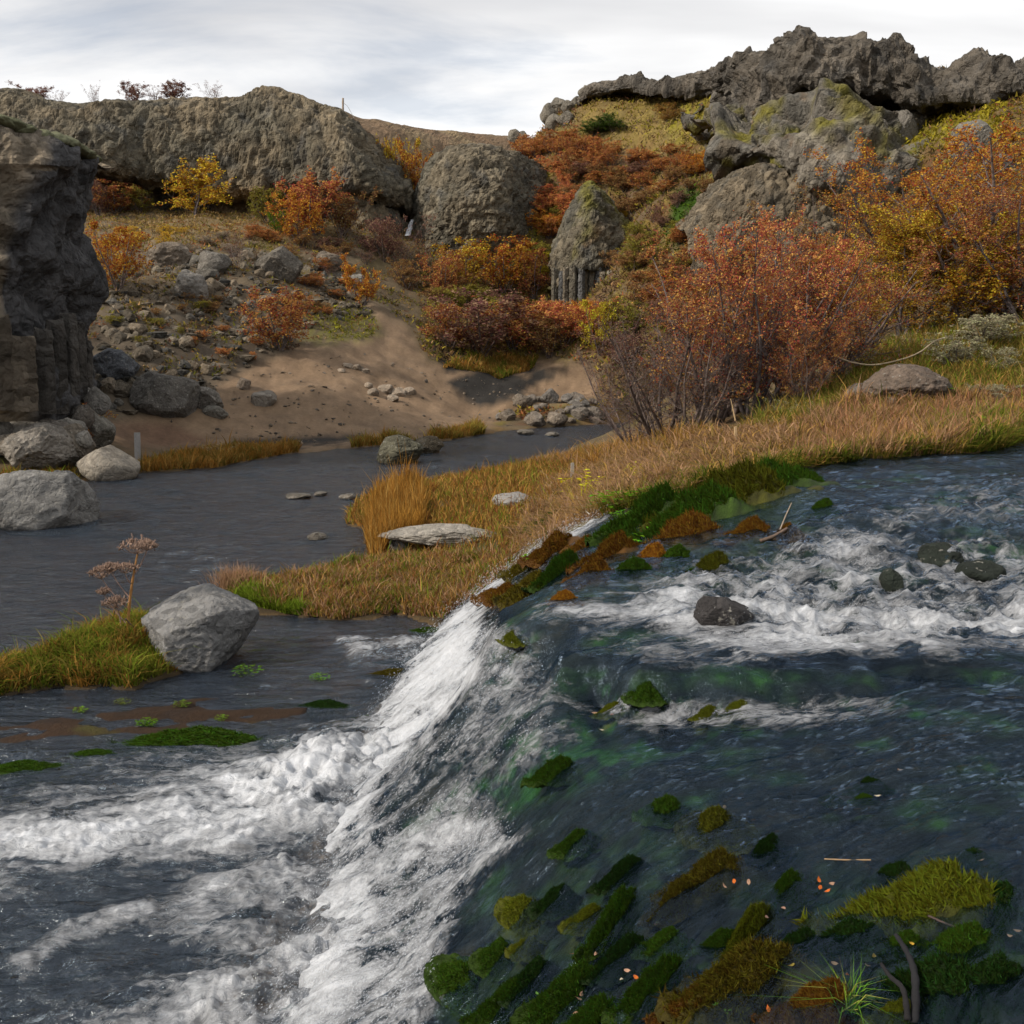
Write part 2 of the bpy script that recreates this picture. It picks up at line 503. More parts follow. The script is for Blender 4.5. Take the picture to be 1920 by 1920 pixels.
def surf_mat(name, rough=.95, fine=18.0, var=.35, bump=.5, bump_scale=30.0, bdist=.03, spec=.2, attr='col', obj_color=False, flecks=None, blocks=None, gain=1.0):
    m, nt, out = new_mat(name)
    geo = nd(nt, 'ShaderNodeNewGeometry')
    if obj_color:
        col = nd(nt, 'ShaderNodeObjectInfo').outputs['Color']
    else:
        col = nd(nt, 'ShaderNodeAttribute', attribute_name=attr).outputs['Color']
    a = nd(nt, 'ShaderNodeTexNoise', {'Vector': geo.outputs['Position'], 'Scale': fine, 'Detail': 6.0, 'Roughness': .65})
    b = nd(nt, 'ShaderNodeTexNoise', {'Vector': geo.outputs['Position'], 'Scale': fine * .13, 'Detail': 4.0, 'Roughness': .6})
    s = math_n(nt, 'ADD', math_n(nt, 'MULTIPLY', a.outputs[0], var * 2), math_n(nt, 'MULTIPLY', b.outputs[0], var * 1.6))
    s = math_n(nt, 'MULTIPLY', math_n(nt, 'ADD', s, 1 - var * 1.8), gain)
    cc = nd(nt, 'ShaderNodeCombineXYZ', {0: s, 1: s, 2: s})
    col = mixc(nt, 1.0, col, cc.outputs[0], 'MULTIPLY')
    if flecks:
        fs, thr, fc = flecks
        f = nd(nt, 'ShaderNodeTexNoise', {'Vector': geo.outputs['Position'], 'Scale': fs, 'Detail': 3.0, 'Roughness': .6})
        fr = ramp(nt, f.outputs[0], [(thr, (0, 0, 0)), (thr + .05, (1, 1, 1))])
        col = mixc(nt, math_n(nt, 'MULTIPLY', fr.outputs[0], .8), col, fc)
    bs = nd(nt, 'ShaderNodeTexNoise', {'Vector': geo.outputs['Position'], 'Scale': bump_scale, 'Detail': 7.0, 'Roughness': .7})
    hgt = bs.outputs[0]
    if blocks:
        vs, vd = blocks
        wv_ = nd(nt, 'ShaderNodeTexNoise', {'Vector': geo.outputs['Position'], 'Scale': vs * .6, 'Detail': 2.0})
        vp = nd(nt, 'ShaderNodeVectorMath', {0: geo.outputs['Position'], 1: wv_.outputs['Color']}, operation='ADD')
        vo = nd(nt, 'ShaderNodeTexVoronoi', {'Vector': vp.outputs[0], 'Scale': vs})
        va = nd(nt, 'ShaderNodeTexVoronoi', {'Vector': vp.outputs[0], 'Scale': vs * 2.7})
        hgt = math_n(nt, 'SUBTRACT', math_n(nt, 'MULTIPLY', hgt, 1.0), math_n(nt, 'MULTIPLY', vo.outputs['Distance'], vd / bdist * .8))
        hgt = math_n(nt, 'SUBTRACT', hgt, math_n(nt, 'MULTIPLY', va.outputs['Distance'], vd / bdist * .35))
        vc = nd(nt, 'ShaderNodeSeparateColor', {0: vo.outputs['Color']})
        k = math_n(nt, 'ADD', math_n(nt, 'MULTIPLY', vc.outputs[0], .55), .72)
        kk = nd(nt, 'ShaderNodeCombineXYZ', {0: k, 1: k, 2: k})
        col = mixc(nt, 1.0, col, kk.outputs[0], 'MULTIPLY')
    bm = nd(nt, 'ShaderNodeBump', {'Strength': bump, 'Distance': bdist, 'Height': hgt})
    p = nd(nt, 'ShaderNodeBsdfPrincipled', {'Base Color': col, 'Roughness': rough, 'Specular IOR Level': spec, 'Normal': bm.outputs[0]})
    nt.links.new(p.outputs[0], out.inputs[0])
    return m


M_ground = surf_mat('ground_earth', fine=9, var=.42, bump=.7, bump_scale=22, bdist=.05)
M_bed = surf_mat('stream_bed', fine=14, var=.5, bump=.9, bump_scale=60, bdist=.02, rough=.6)
M_cliff = surf_mat('basalt', fine=3.2, var=.42, bump=1.0, bump_scale=9, bdist=.16, rough=.95, blocks=(2.6, .22))
M_rock = surf_mat('lava_rock', fine=9, var=.5, bump=1.0, bump_scale=22, bdist=.05, obj_color=True, flecks=(14, .62, (.26, .25, .22)), blocks=(5.0, .05))


def water_mat(name, deep, gloss, bump_scale, stretch, bstr, foam_scale, foam_stretch, rough=.12, foam_col=(.52, .54, .575), sky_tint=(.012, .026, .05), sky_tint_mix=.06, bdist=.02):
    m, nt, out = new_mat(name)
    flow = nd(nt, 'ShaderNodeAttribute', attribute_name='flow').outputs['Vector']
    dens = nd(nt, 'ShaderNodeAttribute', attribute_name='foam').outputs['Fac']
    geo = nd(nt, 'ShaderNodeNewGeometry')
    mp1 = nd(nt, 'ShaderNodeMapping', {0: flow, 3: stretch})
    w1 = nd(nt, 'ShaderNodeTexNoise', {'Vector': mp1.outputs[0], 'Scale': bump_scale, 'Detail': 5.0, 'Roughness': .6, 'Distortion': .6})
    w2 = nd(nt, 'ShaderNodeTexNoise', {'Vector': mp1.outputs[0], 'Scale': bump_scale * .3, 'Detail': 3.0, 'Roughness': .55, 'Distortion': .4})
    hgt = math_n(nt, 'ADD', w1.outputs[0], math_n(nt, 'MULTIPLY', w2.outputs[0], 1.6))
    bm = nd(nt, 'ShaderNodeBump', {'Strength': bstr, 'Distance': bdist, 'Height': hgt})
    fr = nd(nt, 'ShaderNodeFresnel', {'IOR': 1.33, 'Normal': bm.outputs[0]})
    tr = nd(nt, 'ShaderNodeBsdfTransparent', {0: (*deep, 1)})
    gl = nd(nt, 'ShaderNodeBsdfGlossy', {0: (*gloss, 1), 'Roughness': rough, 'Normal': bm.outputs[0]})
    sky_diffuse = nd(nt, 'ShaderNodeBsdfDiffuse', {0: (*sky_tint, 1), 'Normal': bm.outputs[0]})  # blue diffuse painted into the water in place of reflected sky
    und = nd(nt, 'ShaderNodeMixShader', {0: sky_tint_mix, 1: tr.outputs[0], 2: sky_diffuse.outputs[0]})
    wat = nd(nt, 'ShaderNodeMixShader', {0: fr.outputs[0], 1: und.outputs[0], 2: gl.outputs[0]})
    mp2 = nd(nt, 'ShaderNodeMapping', {0: flow, 3: foam_stretch})
    f1 = nd(nt, 'ShaderNodeTexNoise', {'Vector': mp2.outputs[0], 'Scale': foam_scale, 'Detail': 8.0, 'Roughness': .68, 'Distortion': 1.2})
    f2 = nd(nt, 'ShaderNodeTexNoise', {'Vector': mp2.outputs[0], 'Scale': foam_scale * 7, 'Detail': 6.0, 'Roughness': .7, 'Distortion': .8})
    lace = math_n(nt, 'ABSOLUTE', math_n(nt, 'SUBTRACT', f1.outputs[0], .5))
    lace = math_n(nt, 'SUBTRACT', .22, math_n(nt, 'MULTIPLY', lace, 1.6))
    s = math_n(nt, 'ADD', math_n(nt, 'MULTIPLY', dens, 1.0), math_n(nt, 'MULTIPLY', lace, .9))
    s = math_n(nt, 'ADD', s, math_n(nt, 'MULTIPLY', math_n(nt, 'SUBTRACT', f2.outputs[0], .5), 1.55))
    s = math_n(nt, 'ADD', s, math_n(nt, 'MULTIPLY', math_n(nt, 'SUBTRACT', f1.outputs[0], .5), 2.1))
    fm = ramp(nt, s, [(.40, (0, 0, 0)), (.55, (.3, .3, .3)), (.75, (.68, .68, .68)), (1.0, (.96, .96, .96))])
    gate = ramp(nt, dens, [(.03, (0, 0, 0)), (.2, (1, 1, 1))])
    ff = math_n(nt, 'MULTIPLY', fm.outputs[0], gate.outputs[0])
    fb = nd(nt, 'ShaderNodeBump', {'Strength': 1.0, 'Distance': .035, 'Height': math_n(nt, 'ADD', f1.outputs[0], math_n(nt, 'MULTIPLY', f2.outputs[0], .8))})
    f3 = nd(nt, 'ShaderNodeTexNoise', {'Vector': mp2.outputs[0], 'Scale': foam_scale * 2.2, 'Detail': 6.0, 'Roughness': .75, 'Distortion': 1.6})
    thick = math_n(nt, 'ADD', math_n(nt, 'MULTIPLY', f3.outputs[0], .65), math_n(nt, 'MULTIPLY', f1.outputs[0], .35))
    thick = math_n(nt, 'ADD', thick, math_n(nt, 'MULTIPLY', math_n(nt, 'SUBTRACT', dens, .8), .35))
    fc = ramp(nt, thick, [(.34, tuple(c * .28 for c in foam_col)), (.46, tuple(c * .62 for c in foam_col)), (.6, foam_col)])
    foam = nd(nt, 'ShaderNodeBsdfPrincipled', {'Base Color': fc.outputs[0], 'Roughness': .4, 'Normal': fb.outputs[0]})
    mx = nd(nt, 'ShaderNodeMixShader', {0: ff, 1: wat.outputs[0], 2: foam.outputs[0]})
    nt.links.new(mx.outputs[0], out.inputs[0])
    return m


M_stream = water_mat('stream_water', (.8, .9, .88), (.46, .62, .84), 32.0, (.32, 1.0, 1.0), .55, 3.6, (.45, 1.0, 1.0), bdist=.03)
M_river = water_mat('river_water', (.72, .62, .5), (.85, .95, 1.0), 9.0, (.45, 1.0, 1.0), 1.0, 2.6, (.5, 1.0, 1.0), bdist=.09, sky_tint=(.055, .075, .11), sky_tint_mix=.3, rough=.12)

# ------------------------------------------------------------------ ground sheet
RNG = np.random.default_rng(42)


def pal(n, cols, w=None, rng=RNG):
    c = np.array(cols, float)
    return c[rng.choice(len(c), n, p=None if w is None else np.array(w) / np.sum(w))]


SAND_PX = [(190, 800), (330, 762), (470, 690), (560, 655), (690, 640), (720, 625), (690, 570), (760, 610), (800, 680), (880, 695), (1010, 668), (1110, 690), (1125, 750),
           (950, 765), (910, 812), (700, 838), (560, 848), (400, 835), (250, 810)]
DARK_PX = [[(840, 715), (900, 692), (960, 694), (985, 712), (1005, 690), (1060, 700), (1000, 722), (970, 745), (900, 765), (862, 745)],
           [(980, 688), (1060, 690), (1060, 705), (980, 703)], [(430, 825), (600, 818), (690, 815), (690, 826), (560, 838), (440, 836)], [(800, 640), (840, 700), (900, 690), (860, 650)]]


def ground_color(x, y, z):
    p = np.stack([x, y, z], -1)
    U, V = to_px(p)
    n1 = fbm(p * .35, 4, 31)
    n2 = fbm(p * 1.1, 4, 33)
    n3 = fbm(p * 3.0, 3, 35)
    k = np.array
    col = np.broadcast_to(k([.105, .078, .046]), p.shape).copy()

    def lay(mask, c):
        nonlocal col
        col = col * (1 - mask[..., None]) + k(c) * mask[..., None]
    far = sstep(20, 30, y)
    # hillside heath: ochre, rust, olive
    right = sstep(760, 900, U) * far
    lay(right * sstep(-.2, .2, n1), (.13, .08, .03))
    lay(right * sstep(.05, .35, n2) * .8, (.15, .12, .02))
    lay(right * sstep(.1, .4, -n2) * .8, (.10, .05, .026))
    lay(inpoly_px(U, V, [(1080, 190), (1340, 180), (1350, 260), (1250, 290), (1090, 260)], 25) * (.55 + .45 * n2), (.20, .15, .045))
    lay(inpoly_px(U, V, [(1230, 200), (1350, 170), (1370, 250), (1260, 270)], 15) * sstep(-.3, .2, n3), (.17, .15, .015))
    lay(inpoly_px(U, V, [(860, 300), (990, 320), (1000, 460), (900, 450)], 20) * sstep(-.2, .3, n2), (.13, .12, .02))
    lay(inpoly_px(U, V, [(1690, 210), (1860, 200), (1880, 260), (1700, 270)], 12) * sstep(-.3, .2, n3), (.17, .15, .015))
    lay(inpoly_px(U, V, [(1330, 310), (1420, 290), (1420, 320), (1340, 350)], 8), (.14, .15, .015))
    lay(inpoly_px(U, V, [(1270, 360), (1310, 352), (1325, 400), (1270, 460), (1250, 430)], 8), (.03, .06, .006))
    # scree on the left: grey brown stones with moss
    left = sstep(800, 700, U) * far
    lay(left * .85, (.12, .092, .06))
    lay(left * sstep(0, .3, n2) * .7, (.085, .058, .035))
    lay(left * sstep(.15, .4, n1) * sstep(560, 420, V), (.15, .12, .05))
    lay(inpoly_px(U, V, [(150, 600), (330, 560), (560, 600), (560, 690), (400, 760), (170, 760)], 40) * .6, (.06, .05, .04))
    lay(inpoly_px(U, V, [(570, 575), (660, 570), (745, 610), (735, 665), (640, 655), (560, 640)], 10) * sstep(-.25, .15, n3) * .7, (.11, .105, .02))
    lay(inpoly_px(U, V, [(250, 400), (640, 400), (640, 450), (280, 450)], 25) * .6, (.18, .13, .06))
    # sand
    sm = inpoly_px(U, V, SAND_PX, 12) * far
    lay(sm, (.19, .13, .082))
    lay(sm * sstep(.1, .45, n2) * .5, (.14, .095, .062))
    st = fbm(p * (.5, 2.4, 1.0), 4, 37)
    lay(sm * sstep(.05, .4, st) * .45, (.11, .08, .056))
    lay(sm * sstep(.1, .45, -st) * .4, (.26, .18, .115))
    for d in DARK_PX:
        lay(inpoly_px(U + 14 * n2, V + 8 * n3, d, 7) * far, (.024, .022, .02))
    lay(inpoly_px(U, V, [(170, 795), (320, 795), (400, 830), (240, 850)], 10) * far, (.14, .085, .055))
    # banks, island soil
    nr = 1 - far
    lay(nr, (.10, .068, .032))
    lay(nr * sstep(0, .4, n2) * .8, (.07, .075, .02))
    lay(nr * sstep(.1, .5, -n2) * .7, (.15, .085, .04))
    lay(nr * sstep(.2, .06, z), (.045, .032, .017))
    # under water and the mud flat
    wet = sstep(.035, -.01, z)
    lay(wet, (.12, .075, .03))
    lay(wet * sstep(.05, .5, n2) * .8, (.022, .022, .016))
    lay(wet * sstep(9.5, 7.5, y), (.022, .026, .028))
    mud = sstep(-.1, .15, sdf_poly(x, y, MUD))
    lay(mud, (.03, .016, .008))
    lay(mud * sstep(.0, .35, n3), (.02, .012, .008))
    lay(mud * sstep(.15, .4, n2), (.05, .045, .01))
    return np.clip(col * (1 + .35 * n3[..., None]), .004, 1)


ny, nx = 470, 520
yy = np.concatenate([np.linspace(-6, 2, 12, endpoint=False), 2 * (125 / 2) ** np.linspace(0, 1, ny - 12)])
sg = np.linspace(-1, 1, nx)
Y = np.repeat(yy[:, None], nx, 1)
X = sg[None, :] * (np.abs(yy[:, None]) * .68 + 8)
Z = ground_z(X.ravel(), Y.ravel()).reshape(X.shape)
gv = np.stack([X, Y, Z], -1).reshape(-1, 3)
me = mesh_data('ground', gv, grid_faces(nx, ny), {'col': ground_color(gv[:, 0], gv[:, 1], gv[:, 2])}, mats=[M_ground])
link('ground', me, kind='structure', label='sandy and stony valley floor and heath hillsides round the river', cat='ground')

# the plain beyond, one big sheet to the horizon below everything
fr = np.array([(-1500, -1500, -2.5), (1500, -1500, -2.5), (1500, 2500, -2.5), (-1500, 2500, -2.5)], float)
link('terrain', mesh_data('terrain', fr, np.array([[0, 1, 2, 3]]), {'col': np.tile((.08, .06, .04), (4, 1))}, mats=[M_ground]), kind='structure',
     label='low brown plain reaching out to the horizon', cat='terrain')

# ------------------------------------------------------------------ moss cushions of the stream (they also lift the bed and the water round them)
MOSS_LIST = []
MC = {'g': (.04, .078, .008), 'dg': (.018, .04, .008), 'yg': (.105, .115, .010), 'og': (.072, .072, .008), 'b': (.13, .058, .010), 'ob': (.085, .066, .009), 'o': (.26, .105, .014)}
GF = 'moss cushions on the cascade shelf'
for u, v, w, h, k, r, t in [
    (1450, 937, 170, 34, 'g', .1, 'long green moss bank combed by the current at the head of the shelf'), (1395, 962, 210, 40, 'og', .1, 'broad olive moss bank across the shelf'), (1330, 988, 180, 36, 'g', .1, 'green moss bank below the broad olive one'),
    (1240, 978, 160, 44, 'g', .2, 'streaming green moss bank near the leafy sprigs'), (1500, 915, 90, 20, 'g', .1, 'small green moss streak at the top of the shelf'), (1545, 958, 50, 12, 'g', 0, 'tiny moss islet in the dark water'),
    (1300, 1012, 120, 40, 'b', 0, 'brown moss mound above the orange knob'), (1160, 1046, 110, 34, 'b', .2, 'long rust-brown moss mound'), (1412, 1003, 78, 32, 'b', 0, 'round brown moss cushion beside the driftwood'), (1228, 1042, 52, 46, 'o', 0, 'bright orange-brown moss knob'),
    (1272, 1048, 60, 36, 'g', 0, 'green moss patch beside the orange knob'), (1118, 1082, 76, 44, 'b', .3, 'brown moss hump halfway down the shelf'), (1050, 1035, 90, 50, 'b', .6, 'sloping brown moss ridge by the green cress'), (1105, 1030, 56, 46, 'b', .2, 'brown moss hump with water on both sides'),
    (955, 1118, 56, 62, 'b', .5, 'dripping dark brown moss at the shelf edge'), (922, 1122, 40, 48, 'b', .4, 'outermost brown moss clump at the edge'), (1008, 1112, 90, 58, 'ob', .2, 'olive-brown moss dome at the shelf foot'), (1060, 1125, 44, 18, 'o', 0, 'thin orange moss lip at the shelf foot'),
    (1190, 1078, 78, 26, 'g', .1, 'flat green moss cushion at the shelf foot'), (1340, 1072, 82, 28, 'og', .1, 'olive moss cushion by the rapids'), (1480, 1000, 42, 26, 'b', 0, 'small brown moss clump beside the stick'), (1300, 1082, 42, 16, 'g', 0, 'little green moss tuft by the rapids'),
    (1060, 1078, 100, 30, 'g', .4, 'wet green moss slope below the cress'), (1150, 1010, 70, 40, 'g', .3, 'green moss slope under a sheet of water'), (985, 1075, 50, 50, 'ob', .5, 'mossy ledge beside the white chute'), (1040, 985, 60, 40, 'g', .3, 'dark moss bank where the chute begins')]:
    MOSS_LIST.append((u, v, w * 1.3, h * 1.35, k, t, GF, r, .5))
GN = 'moss cushions in the near stream'
for u, v, w, h, k, r, t in [
    (1345, 1648, 150, 78, 'ob', .2, 'large olive-brown moss dome in the dark water'), (1275, 1690, 110, 36, 'ob', .5, 'brown trailing edge of the moss dome'), (1165, 1722, 150, 26, 'g', .75, 'narrow green moss ridge trailing down the flow'), (1110, 1722, 74, 46, 'yg', .3, 'bright moss hump on the slope'),
    (982, 1706, 60, 64, 'yg', .3, 'bright moss knob at the brink'), (992, 1776, 52, 40, 'yg', .2, 'small bright moss knob below the brink'), (1480, 1672, 110, 50, 'g', .5, 'green moss cushion beside the orange leaves'), (1410, 1742, 130, 46, 'yg', .7, 'yellow-green moss ridge slanting with the flow'), (1355, 1765, 70, 40, 'g', .4, 'green tail of the slanting moss ridge'),
    (1760, 1722, 260, 96, 'yg', -.1, 'biggest yellow-green moss bank in the dark water'), (1650, 1702, 90, 40, 'ob', 0, 'brown-tipped moss spur of the biggest bank'), (1880, 1712, 130, 110, 'dg', 0, 'dark moss bed beside the biggest bank'), (1815, 1790, 150, 50, 'g', 0, 'wet moss fringe below the thin stick'),
    (1415, 1838, 210, 130, 'ob', .2, 'great dark olive moss mound with leaves on it'), (1310, 1890, 110, 70, 'b', .1, 'copper-brown moss mound beside the great one'), (1545, 1892, 140, 60, 'b', .1, 'brown moss mound carrying the grass tuft'), (1770, 1868, 200, 120, 'dg', -.2, 'dark leafy moss bed behind the forked branch'), (1690, 1905, 80, 40, 'yg', 0, 'yellow moss at the foot of the forked branch'),
    (1255, 1770, 84, 50, 'g', .2, 'round green moss cushion among fallen leaves'), (1345, 1548, 90, 76, 'og', .2, 'speckled olive moss dome'), (1250, 1520, 76, 50, 'g', .2, 'green moss dome under a film of water'), (1085, 1580, 76, 46, 'g', .5, 'green moss patch under clear water'), (1620, 1500, 36, 18, 'g', 0, 'tiny bright moss islet'), (1560, 1500, 28, 22, 'dg', 0, 'tiny dark moss islet'), (1630, 1478, 60, 20, 'dg', 0, 'low dark moss patch upstream of the tiny islets'),
    (1680, 1652, 90, 32, 'dg', 0, 'dark pebbly moss patch'), (1825, 1622, 80, 26, 'dg', 0, 'dark moss patch with a pale leaf'), (1700, 1780, 90, 22, 'g', 0, 'low green moss strip'), (960, 1880, 110, 60, 'g', .4, 'green moss slope at the brink'), (1085, 1862, 150, 90, 'g', .5, 'wide green moss slope dotted with leaves'), (868, 1835, 70, 110, 'g', .6, 'mossy rock shoulder at the edge of the falling water'),
    (1150, 1336, 54, 24, 'yg', 0, 'bright moss stone below the water step'), (960, 1195, 36, 60, 'yg', .4, 'yellow-green moss tongue at the lip of the fall'), (1385, 1335, 60, 26, 'yg', .1, 'yellow-green moss at the end of the water step'), (1330, 1340, 50, 24, 'yg', .1, 'bright moss clump in the water step'), (1215, 1300, 60, 40, 'g', .2, 'green moss behind the water curtain'),
    (1180, 1795, 120, 60, 'dg', .5, 'dark sunken moss below the narrow ridge'), (1245, 1850, 150, 66, 'g', .4, 'green moss bed uphill of the copper mound'), (1010, 1835, 100, 70, 'dg', .5, 'dark moss bulge near the falling water'), (1500, 1785, 110, 40, 'dg', .3, 'dark drowned moss left of the low green strip'),
    (1600, 1765, 120, 36, 'dg', .1, 'dark drowned moss under the moss spur'), (1870, 1850, 140, 90, 'dg', 0, 'dark drowned moss along the quiet pool'), (1440, 1600, 90, 40, 'dg', .4, 'drowned moss hump above the large dome'), (1180, 1640, 100, 44, 'dg', .5, 'drowned moss hump left of the large dome'),
    (1050, 1690, 80, 50, 'dg', .4, 'drowned moss between the bright knob and hump'), (940, 1790, 70, 60, 'g', .5, 'green moss ledge at the very brink'), (1120, 1930, 160, 60, 'g', .3, 'green moss bank below the wide slope'), (1050, 1450, 90, 40, 'g', .3, 'green moss ledge beside the broken water')]:
    MOSS_LIST.append((u, v, w * 1.15, h * 1.15, k, t, GN, r, .46))


def moss_place(u, v, w, h, hf, fn=None):
    p = hit(u, v, fn or upper_level, 22, 350)[0]
    d = np.linalg.norm(p - np.array([0, 0, CAM_Z]))
    sx = w / FPX * d / 2
    el = (CAM_Z - p[2]) / d
    hz = sx * hf
    dy = min(max((h / FPX * d / 2 - hz * .8) / el, sx * .3), sx * 1.6)
    return p, sx, dy, hz


MOSS_AT = [moss_place(u, v, w, h, hf) for u, v, w, h, k, t, g, r, hf in MOSS_LIST]


def moss_field(X, Y):
    M = np.zeros_like(X)
    S = np.zeros_like(X)
    col = np.zeros((len(X), 3))
    for (p, sx, dy, hz), q in zip(MOSS_AT, MOSS_LIST):
        k = (np.abs(X - p[0]) < 2.6 * max(sx, dy)) & (np.abs(Y - p[1]) < 2.6 * max(sx, dy))
        if not k.any():
            continue
        c, s = math.cos(q[7]), math.sin(q[7])
        lx, ly = X[k] - p[0], Y[k] - p[1]
        r2 = ((lx * c + ly * s) / sx) ** 2 + ((-lx * s + ly * c) / dy) ** 2
        g = hz * np.exp(-r2 * .75)
        up_ = g > M[k]
        idx = np.where(k)[0]
        M[idx[up_]] = g[up_]
        S[idx] = np.maximum(S[idx], np.exp(-r2 * .55))
        col[idx[up_]] = MC[q[4]]
    return M, S, col


# ------------------------------------------------------------------ upper stream and fall
RIV_FOAM = [
    ([(760, 1340), (690, 1380), (560, 1400), (470, 1440), (330, 1470), (200, 1515), (60, 1545), (-80, 1560), (-80, 1650), (60, 1640), (230, 1600), (330, 1600), (420, 1600), (560, 1560), (640, 1540), (760, 1450)], .86, 30),
    ([(640, 1540), (480, 1600), (380, 1640), (290, 1740), (400, 1775), (520, 1770), (620, 1700), (760, 1560)], .5, 25),
    ([(640, 1690), (520, 1800), (360, 1830), (240, 1860), (140, 1940), (60, 2020), (700, 2020), (760, 1700)], .6, 35),
    ([(640, 1380), (430, 1390), (230, 1440), (60, 1500), (-60, 1530), (-60, 1600), (500, 1520)], .36, 30),
    ([(20, 1800), (130, 1730), (290, 1700), (300, 1725), (150, 1760), (40, 1830)], .5, 10),
    ([(640, 1205), (800, 1205), (800, 1238), (660, 1236)], .5, 8),
]
UP_FOAM = [
    ([(1135, 975), (1060, 998), (980, 1050), (930, 1100), (860, 1150), (800, 1200), (760, 1280), (700, 1330), (660, 1400), (620, 1500), (560, 1600), (600, 1640), (690, 1540), (730, 1460), (800, 1380), (850, 1320), (915, 1262), (872, 1215), (905, 1150), (935, 1112), (1015, 1040)], .95, 12),
    ([(620, 1500), (560, 1600), (500, 1720), (420, 1800), (360, 1960), (770, 1960), (830, 1860), (850, 1760), (890, 1660), (975, 1585), (930, 1540), (860, 1540), (740, 1560)], .6, 16),
    ([(560, 1640), (500, 1740), (420, 1820), (380, 1960), (640, 1960), (700, 1800), (720, 1680), (660, 1600)], .84, 30),
    ([(700, 1560), (740, 1440), (850, 1320), (930, 1210), (1000, 1200), (1010, 1260), (1090, 1300), (1075, 1400), (1000, 1440), (900, 1490), (980, 1570), (880, 1680), (760, 1600)], .38, 22),
    ([(1180, 1130), (1330, 1070), (1440, 1060), (1560, 1000), (1640, 1000), (1760, 1050), (1830, 1030), (1980, 1040), (1980, 1210), (1800, 1200), (1650, 1195), (1500, 1195), (1400, 1160), (1280, 1135)], .5, 22),
    ([(1000, 1155), (1200, 1122), (1300, 1112), (1450, 1135), (1700, 1145), (1980, 1140), (1980, 1215), (1650, 1225), (1500, 1235), (1380, 1235), (1200, 1170)], .7, 16),
    ([(1100, 1190), (1260, 1190), (1400, 1215), (1600, 1225), (1450, 1255), (1250, 1240)], .45, 16),
    ([(1620, 965), (1750, 930), (1900, 910), (1980, 900), (1980, 1000), (1750, 990), (1640, 1010)], .32, 20),
    ([(1060, 1320), (1300, 1322), (1460, 1335), (1620, 1308), (1690, 1325), (1450, 1365), (1200, 1375)], .5, 10),
    ([(840, 1240), (900, 1180), (960, 1190), (1000, 1230), (960, 1330), (880, 1330)], .5, 14),
]


def foam_mask(p, polys):
    U, V = to_px(p)
    n = 22 * fbm(p * 2.2, 3, 51)
    f = np.zeros(len(p))
    for poly, w, soft in polys:
        f = np.maximum(f, w * sstep(-soft * 2.6, soft * 1.6, sdf_poly(U + n, V + n * .6, poly)))
    return f


ny, nx = 500, 900
yy = 1.5 * (15 / 1.5) ** np.linspace(0, 1, ny)
sg = np.linspace(-.75, 1.75, nx)
Y = np.repeat(yy[:, None], nx, 1)
X = sg[None, :] * (yy[:, None] * .6 + .5)
X, Y = X.ravel(), Y.ravel()
ss = sdf_poly(X, Y, STREAM)
keep = (ss > -.25) & (X > -2.0)
Z0 = np.full(X.shape, -.6)
Z0[keep] = upper_level(X[keep], Y[keep])
K = .15 + 1.0 * sstep(5.2, 2.8, Y) * sstep(-.6, .6, X)
psi = Y - K * X * .8
sl = X + .3 * Y + .9 * Z0
P = np.stack([X, Y, Z0], -1)
foam = np.zeros(len(X))
foam[keep] = foam_mask(P[keep], UP_FOAM)
foam = foam * np.clip(1 + .75 * fbm(np.stack([X * 1.1, Y * 5.5, Z0 * 1.1], -1), 4, 55) * sstep(.5, -.3, X) + .8 * fbm(P * (2.4, 3.4, 1), 4, 56) * sstep(.2, .9, X), .2, 1.5)
fallm = sstep(.5, -.5, X)
rap = inpoly_px(*to_px(P), [(1200, 1130), (1330, 1020), (1480, 990), (1560, 960), (1980, 900), (1980, 1210), (1500, 1200)], 40)
fl = np.stack([sl, psi, Z0 * .6], -1)
MF, MS, MCOL = moss_field(X, Y)
wv = .06 * fbm(fl * (.9, 1.9, 1), 3, 60) + .034 * fbm(fl * (2.0, 4.4, 1), 3, 61, ridged=True) + .009 * fbm(fl * (3.2, 11, 1), 3, 63) + .003 * fbm(fl * (7, 26, 1), 2, 64)
wv = wv + .5 * MF * sstep(0, .3, MS) - .25 * MF ** 1.0 * sstep(.4, .9, MS)
lump = fbm(P * 6, 4, 65, ridged=True)
wv = wv * (1 - .3 * fallm) + rap * (.10 * fbm(P * (3.0, 3.6, 0), 3, 67) + .035 * lump)
strk = fbm(np.stack([X * 1.4, Y * 9, Z0 * 1.5], -1), 4, 69) + 1.1 * fbm(np.stack([X * .9, Y * 3.1, Z0 * .9], -1), 3, 70)
wv = wv + foam * (.018 + .03 * lump * (.4 + rap)) + fallm * foam * .06 * strk
bedl = Z0 - .07 + .075 * fbm(P * 2.6, 5, 71) + .95 * MF * (1 + .5 * fbm(P * 5, 3, 72))
Zw = Z0 + wv
Zw = np.where(keep, Zw, -.6)
sv = np.stack([X, Y, Zw], -1)
kf = grid_faces(nx, ny, keep & (Z0 > -.35))
v_, f_, at_ = compact(sv, kf, {'flow': fl, 'foam': foam})
link('stream', mesh_data('stream', v_, f_, at_, mats=[M_stream]), kind='structure', label='dark clear stream spilling left over a mossy ledge as a white waterfall', cat='stream')

# ledge of rock under the stream, with moss patches
bp = np.stack([X, Y, bedl], -1)[::1]
nb = fbm(P * (2.2, 3.2, 1), 4, 73)
nb2 = fbm(P * 7, 3, 75)
Ub, Vb = to_px(P)
bc = np.tile(np.array([.013, .015, .015]), (len(X), 1))


def lay2(m, c):
    global bc
    bc = bc * (1 - m[:, None]) + np.array(c) * m[:, None]


